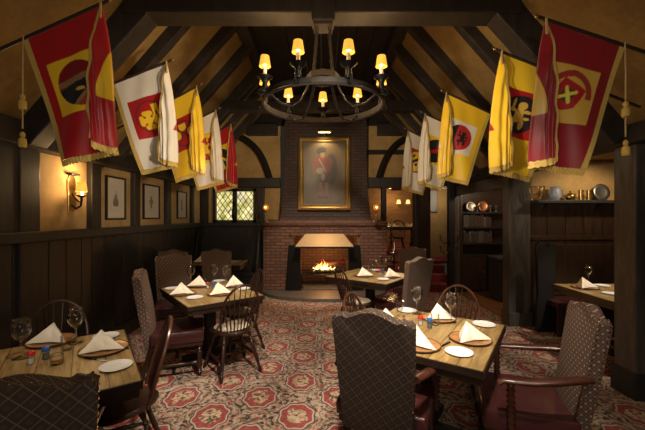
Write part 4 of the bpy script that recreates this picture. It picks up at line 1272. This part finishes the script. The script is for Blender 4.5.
p = onS(603); stand_plate(.125, 'pewter', (p[0], 5.10, 1.884), 'large pewter plate leaning at the post end of the alcove shelf')

# ------------------------------------------------------------------ nook with dresser
dr = thing('dresser', 'dark wooden dresser with open plate and book shelves in the nook', 'dresser', (3.55, 7.42, 0))
mb = MB(); mb.box((0, .16, 1.1), (1.15, .04, 2.2)); mb.box((-.56, .02, 1.1), (.05, .30, 2.2)); mb.box((.56, .02, 1.1), (.05, .30, 2.2)); mb.build('case', 'panel_warm', dr)
for z in (1.72, 1.40, 1.06, .80): MB().box((0, .02, z), (1.07, .28, .035)).build('shelf', 'panel', dr)
for x in (-.275, .275):
    d_ = MB().box((x, -.12, .42), (.52, .03, .70), bev=.006).build('door', 'panel_warm', dr); MB().sphere((x - math.copysign(.20, x), -.145, .45), .015).build('door_knob', 'brass', d_, True)
for i, (px, mat, r, lab) in enumerate(((472, 'pewter', .125, 'round pewter plate standing at the outer end of the dresser top shelf'), (484, 'copper', .13, 'copper plate standing in the middle of the dresser top shelf'))):
    stand_plate(r, mat, ((px - CX) * 7.4 / F, 7.44, 1.738), lab, None)
def mk_goblet():
    t = thing('pewter_goblet', '', 'goblet'); MB().lathe([(.035, 0), (.03, .01), (.008, .02), (.008, .06), (.03, .08), (.038, .14), (.034, .14), (.02, .085)], 14, None, False).build('cup', 'pewter', t, True); return t
for px, lab in ((477.5, 'between the two plates'), (490.5, 'beside the copper plate'), (496, 'at the inner end')):
    place(mk_goblet, 'gob', ((px - CX) * 7.34 / F, 7.34, 1.738), 0, 'pewter goblet on the dresser top shelf ' + lab, 'pewter goblets on the dresser')
for row, (z, cnt) in enumerate(((1.4175, 11), (1.0775, 12))):
    x = 3.06; rnd = random.Random(row + 5)
    for i in range(cnt):
        w = rnd.uniform(.035, .06); h = rnd.uniform(.20, .27) if row == 0 else rnd.uniform(.20, .26)
        o = thing('book', 'old dark book upright on the %s dresser shelf' % ('middle' if row == 0 else 'lower'), 'book', (x + w / 2, 7.43, z), 0, 'books on the %s dresser shelf' % ('middle' if row == 0 else 'lower'))
        mb = MB(); mb.box((0, .0, h / 2), (w, .16, h), bev=.004); mb.build('cover', ('book_a', 'book_b', 'book_c')[rnd.randrange(3)], o)
        MB().box((0, .006, h / 2 + .0025), (w - .008, .152, h - .002)).build('pages', 'notice', o)
        x += w + .004
bi = thing('low_cabinet', 'low dark grey cabinet with rounded top edge in front of the dresser', 'cabinet', (3.62, 6.65, .016))
MB().box((0, 0, .40), (.50, .42, .80), bev=.02).build('body', 'bin', bi)
MB().box((0, 0, .82), (.54, .46, .04), bev=.015).build('top', 'pewter', bi)
dd = MB().box((0, -.215, .40), (.44, .02, .68), bev=.006).build('door', 'bin', bi)

# iron candle tree, notice, hand rail
ct = thing('iron_candle_tree', 'tall black iron candle tree with curling arms by the red steps', 'candle stand', (2.52, 6.75, 0))
mb = MB(); mb.rod((0, 0, .04), (0, 0, 1.62), .016); mb.build('stem', 'black_iron', ct, True)
for k in range(3):
    a = 2 * math.pi * k / 3 + .4; MB().tube([(0, 0, .18), (.10 * math.cos(a), .10 * math.sin(a), .14), (.19 * math.cos(a), .19 * math.sin(a), .02)], .013, 8).build('foot', 'black_iron', ct, True)
for k in range(6):
    a = math.pi * k / 3 + .2; z = .95 + .10 * (k % 3)
    mb = MB(); mb.tube([(0, 0, z), (.09 * math.cos(a), .09 * math.sin(a), z - .06), (.18 * math.cos(a), .18 * math.sin(a), z + .02), (.19 * math.cos(a), .19 * math.sin(a), z + .10)], .008, 6)
    mb.lathe([(.012, 0), (.035, .012), (.03, .014), (.01, .01)], 10, Matrix.Translation((.19 * math.cos(a), .19 * math.sin(a), z + .10))); ar = mb.build('arm', 'black_iron', ct, True)
nt = thing('wall_notice', 'small framed grey notice on the landing wall above the red steps', 'notice', (2.90, 8.94, 2.04))
MB().box((0, 0, 0), (.26, .02, .60), bev=.004).build('frame', 'pewter', nt); MB().box((0, -.012, 0), (.21, .004, .54)).build('sheet', 'notice', nt)
hr = thing('handrail', 'polished steel handrail curling down beside the red steps', 'handrail', (1.52, 7.25, 0))
MB().tube([(0, .55, 1.40), (0, .25, 1.32), (.0, .05, 1.14), (.03, 0, 1.0), (.0, -.02, .88), (-.05, -.02, .85), (-.08, -.02, .90)], .018, 10).build('rail', 'steel', hr, True)
MB().rod((0.01, .0, .02), (.02, .0, 1.0), .014).build('post', 'black_iron', hr, True)

# far room: long table with napkins, chairs, lamps
ft = make_table(.85, 2.2, loc=(2.75, 10.3), rz=0, label='far dining table set with napkins in the raised room beyond the opening'); ft.location.z = .58
for i, px in enumerate((388, 393, 401, 407, 413)):
    yy = 10.15 + .2 * (i % 2); x = (px - CX) * yy / F
    place(NK[1], 'nap1', (x, yy, .58 + TZ), R(40 * i), 'folded napkin on the far dining table in the raised room', 'napkins on the far table')
for i, (x, yy) in enumerate(((2.15, 9.75), (2.75, 9.72))):
    place(WR, 'wr', (x, yy, .58), face(.1 * (-1) ** i, 1), 'dark spindle chair at the far table, %s' % ('nearest the handrail' if i == 0 else 'nearest the brown door post'), 'far spindle chairs')
def mk_farsconce():
    t = thing('far_wall_lamp', '', 'wall lamp')
    MB().lathe([(.09, 0), (.06, .16)], 14, None, False).build('lamp_shade', shade_mat('far_shade', (1., .62, .2), 1.6), t, True, 180)
    MB().tube([(0, .10, -.06), (0, .02, -.08), (0, 0, 0)], .014, 6).build('arm', 'brass', t, True); return t
place(mk_farsconce, 'fs', (2.98, 13.2, 2.12), 0, 'glowing wall lamp on the far brick wall, nearer the chimney', 'far wall lamps')
place(mk_farsconce, 'fs', (3.34, 13.2, 2.12), 0, 'glowing wall lamp on the far brick wall, nearer the door post', 'far wall lamps')
hl = thing('hanging_lamp', 'cylindrical hanging lamp under the ceiling of the far room', 'lamp', (1.92, 9.0, 2.42))
MB().rod((-.1, 0, 0), (.42, 0, .04), .10, .13, 18).build('body', 'copper', hl, True)
MB().sphere((-.12, 0, .0), .05).build('bulb', 'far_bulb', hl, True)
MB().rod((.16, 0, .1), (.16, 0, .64), .01).build('stem', 'black_iron', hl)

# ------------------------------------------------------------------ lights
def point(loc, e, col=(1., .62, .28), r=.04):
    l = bpy.data.lights.new('lamp', 'POINT'); l.energy = e; l.color = col; l.shadow_soft_size = r
    o = bpy.data.objects.new('lamp_or_fill_light', l); COL.objects.link(o); o.location = loc; return o  # shared by the lit lamps, the fire and added fill points
def spot(loc, target, e, ang=50, col=(1., .80, .58), r=.06, blend=.6):
    l = bpy.data.lights.new('spot', 'SPOT'); l.energy = e; l.color = col; l.spot_size = R(ang); l.spot_blend = blend; l.shadow_soft_size = r
    o = bpy.data.objects.new('added_or_picture_spot', l); COL.objects.link(o); o.location = loc  # shared by the picture light and the added spots
    o.rotation_euler = (Vector(target) - Vector(loc)).to_track_quat('-Z', 'Y').to_euler(); return o
def area(loc, target, e, sx, sy, col=(1., .8, .6)):
    l = bpy.data.lights.new('area', 'AREA'); l.shape = 'RECTANGLE'; l.size = sx; l.size_y = sy; l.energy = e; l.color = col
    o = bpy.data.objects.new('area_light', l); COL.objects.link(o); o.location = loc
    o.rotation_euler = (Vector(target) - Vector(loc)).to_track_quat('-Z', 'Y').to_euler(); return o
for i in range(9):
    a = math.pi / 2 + 2 * math.pi * i / 9
    point((.01 + (RG + .015) * math.cos(a), CHY + (RG + .015) * math.sin(a), 2.67 + .37), 4.5, r=.03)
    point((.01 + (RG + .015) * math.cos(a), CHY + (RG + .015) * math.sin(a), 2.67 + .205), 1.2, r=.03)
point((-WX + .14, 3.72, 2.08), 9, r=.03); point((-WX + .14, 3.72, 1.89), 7.0, r=.03)
point((CHX, 7.55, .62), 26., (1., .42, .13), .12)
point((CHX + .1, 7.1, .40), 4., (1., .45, .15), .12)
spot((CHX, 7.12, 3.42), (CHX, 7.5, 2.3), 34, 110, (1., .72, .38), .03)
for x in (CHX - 1.22, CHX + 1.08): point((x, 7.0, 1.86), .9, (1., .45, .12), .05)
# added overhead spots without fittings, brightening tables, aisle and hearth
CS = (1., .86, .70)
spot((-1.1, 1.6, 3.3), (-1.45, 2.1, .7), 100, 42, CS)
spot((.8, 1.6, 3.4), (.95, 2.6, .7), 290, 44, CS)
spot((-.8, 3.4, 3.4), (-1.3, 4.0, .7), 190, 44, CS)
spot((.7, 4.3, 3.4), (.9, 4.9, .7), 260, 40, CS)
spot((.2, 1.2, 3.4), (-.1, 3.7, 0), 540, 60, CS, .12)
spot((.1, 4.6, 3.38), (CHX, 7.1, .9), 400, 50, CS, .05)
spot((1.2, .3, 3.3), (1.6, 2.3, .6), 60, 50, CS)
# added spots in mid-air that brighten the flags
spot((.7, 1.5, 1.9), (-1.7, 4.0, 2.6), 250, 46, CS, .08); spot((.3, .0, 1.9), (-1.7, 2.3, 2.5), 26, 26, CS, .08)
spot((-.7, 1.5, 1.9), (1.7, 3.9, 2.6), 240, 46, CS, .08); spot((-.3, .0, 1.9), (1.7, 2.3, 2.4), 60, 26, CS, .08)
spot((3.7, 3.6, 2.45), (3.5, 4.1, .7), 130, 60, CS)  # added spot on the alcove table, no lamp hangs there
spot((4.0, 4.3, 2.45), (3.9, 5.2, 1.3), 38, 110, (1., .74, .45))  # added spot to lift the alcove wall and shelf
point((2.7, 11.0, 2.8), 60, (1., .62, .3), .1); point((2.6, 12.9, 2.3), 14, (1., .6, .25), .1)
spot((2.3, 5.6, 3.2), (2.2, 7.5, .5), 90, 44, CS)  # added spot brightening the steps and the chair before them
point((3.5, 6.2, 2.35), 24, (1., .74, .5), .1)  # added fill for the nook, which has no lamp

area((0, -1.3, 2.3), (0, 3.0, 1.0), 28, 1.6, 1.0, (1., .84, .66))  # added soft fill from behind the camera
spot((0, 5.0, 2.6), (-1.6, 7.7, 3.0), 90, 70, (1., .8, .55)); spot((.3, 5.0, 2.6), (1.8, 7.7, 3.0), 80, 60, (1., .8, .55))  # added pair of spots to brighten the gable plaster
spot((0, 5.0, 3.3), (CHX, 7.4, 3.0), 30, 40, CS)  # added spot on the chimney breast, no fitting there
point((2.95, 8.4, 2.1), 9, (1., .78, .55), .1)  # added fill so the landing wall is lit, no lamp there
w = bpy.data.worlds.new('World'); sc.world = w; w.use_nodes = True
w.node_tree.nodes['Background'].inputs[0].default_value = (.02, .017, .013, 1); w.node_tree.nodes['Background'].inputs[1].default_value = 1.

# ------------------------------------------------------------------ camera
cam = bpy.data.cameras.new('camera'); co = bpy.data.objects.new('camera', cam); COL.objects.link(co)
co.location = (0, 0, H); co.rotation_euler = (R(90), 0, 0); cam.sensor_width = 36; cam.lens = 36 * F / 645
cam.shift_x = .5 / 645; cam.shift_y = 1 / 645; cam.clip_start = .05
sc.camera = co
sc.view_settings.view_transform = 'Standard'; sc.view_settings.look = 'None'; sc.view_settings.gamma = 1; sc.view_settings.exposure = 0.
sc.view_settings.use_curve_mapping = False
sc.cycles.use_denoising = True; sc.cycles.max_bounces = 6; sc.cycles.transparent_max_bounces = 40
sc.cycles.sample_clamp_indirect = 4.
for o in sc.objects:
    if o.parent is None and o.type == 'EMPTY' and o.get('kind') is None and not o.get('label'): print('NO LABEL', o.name)
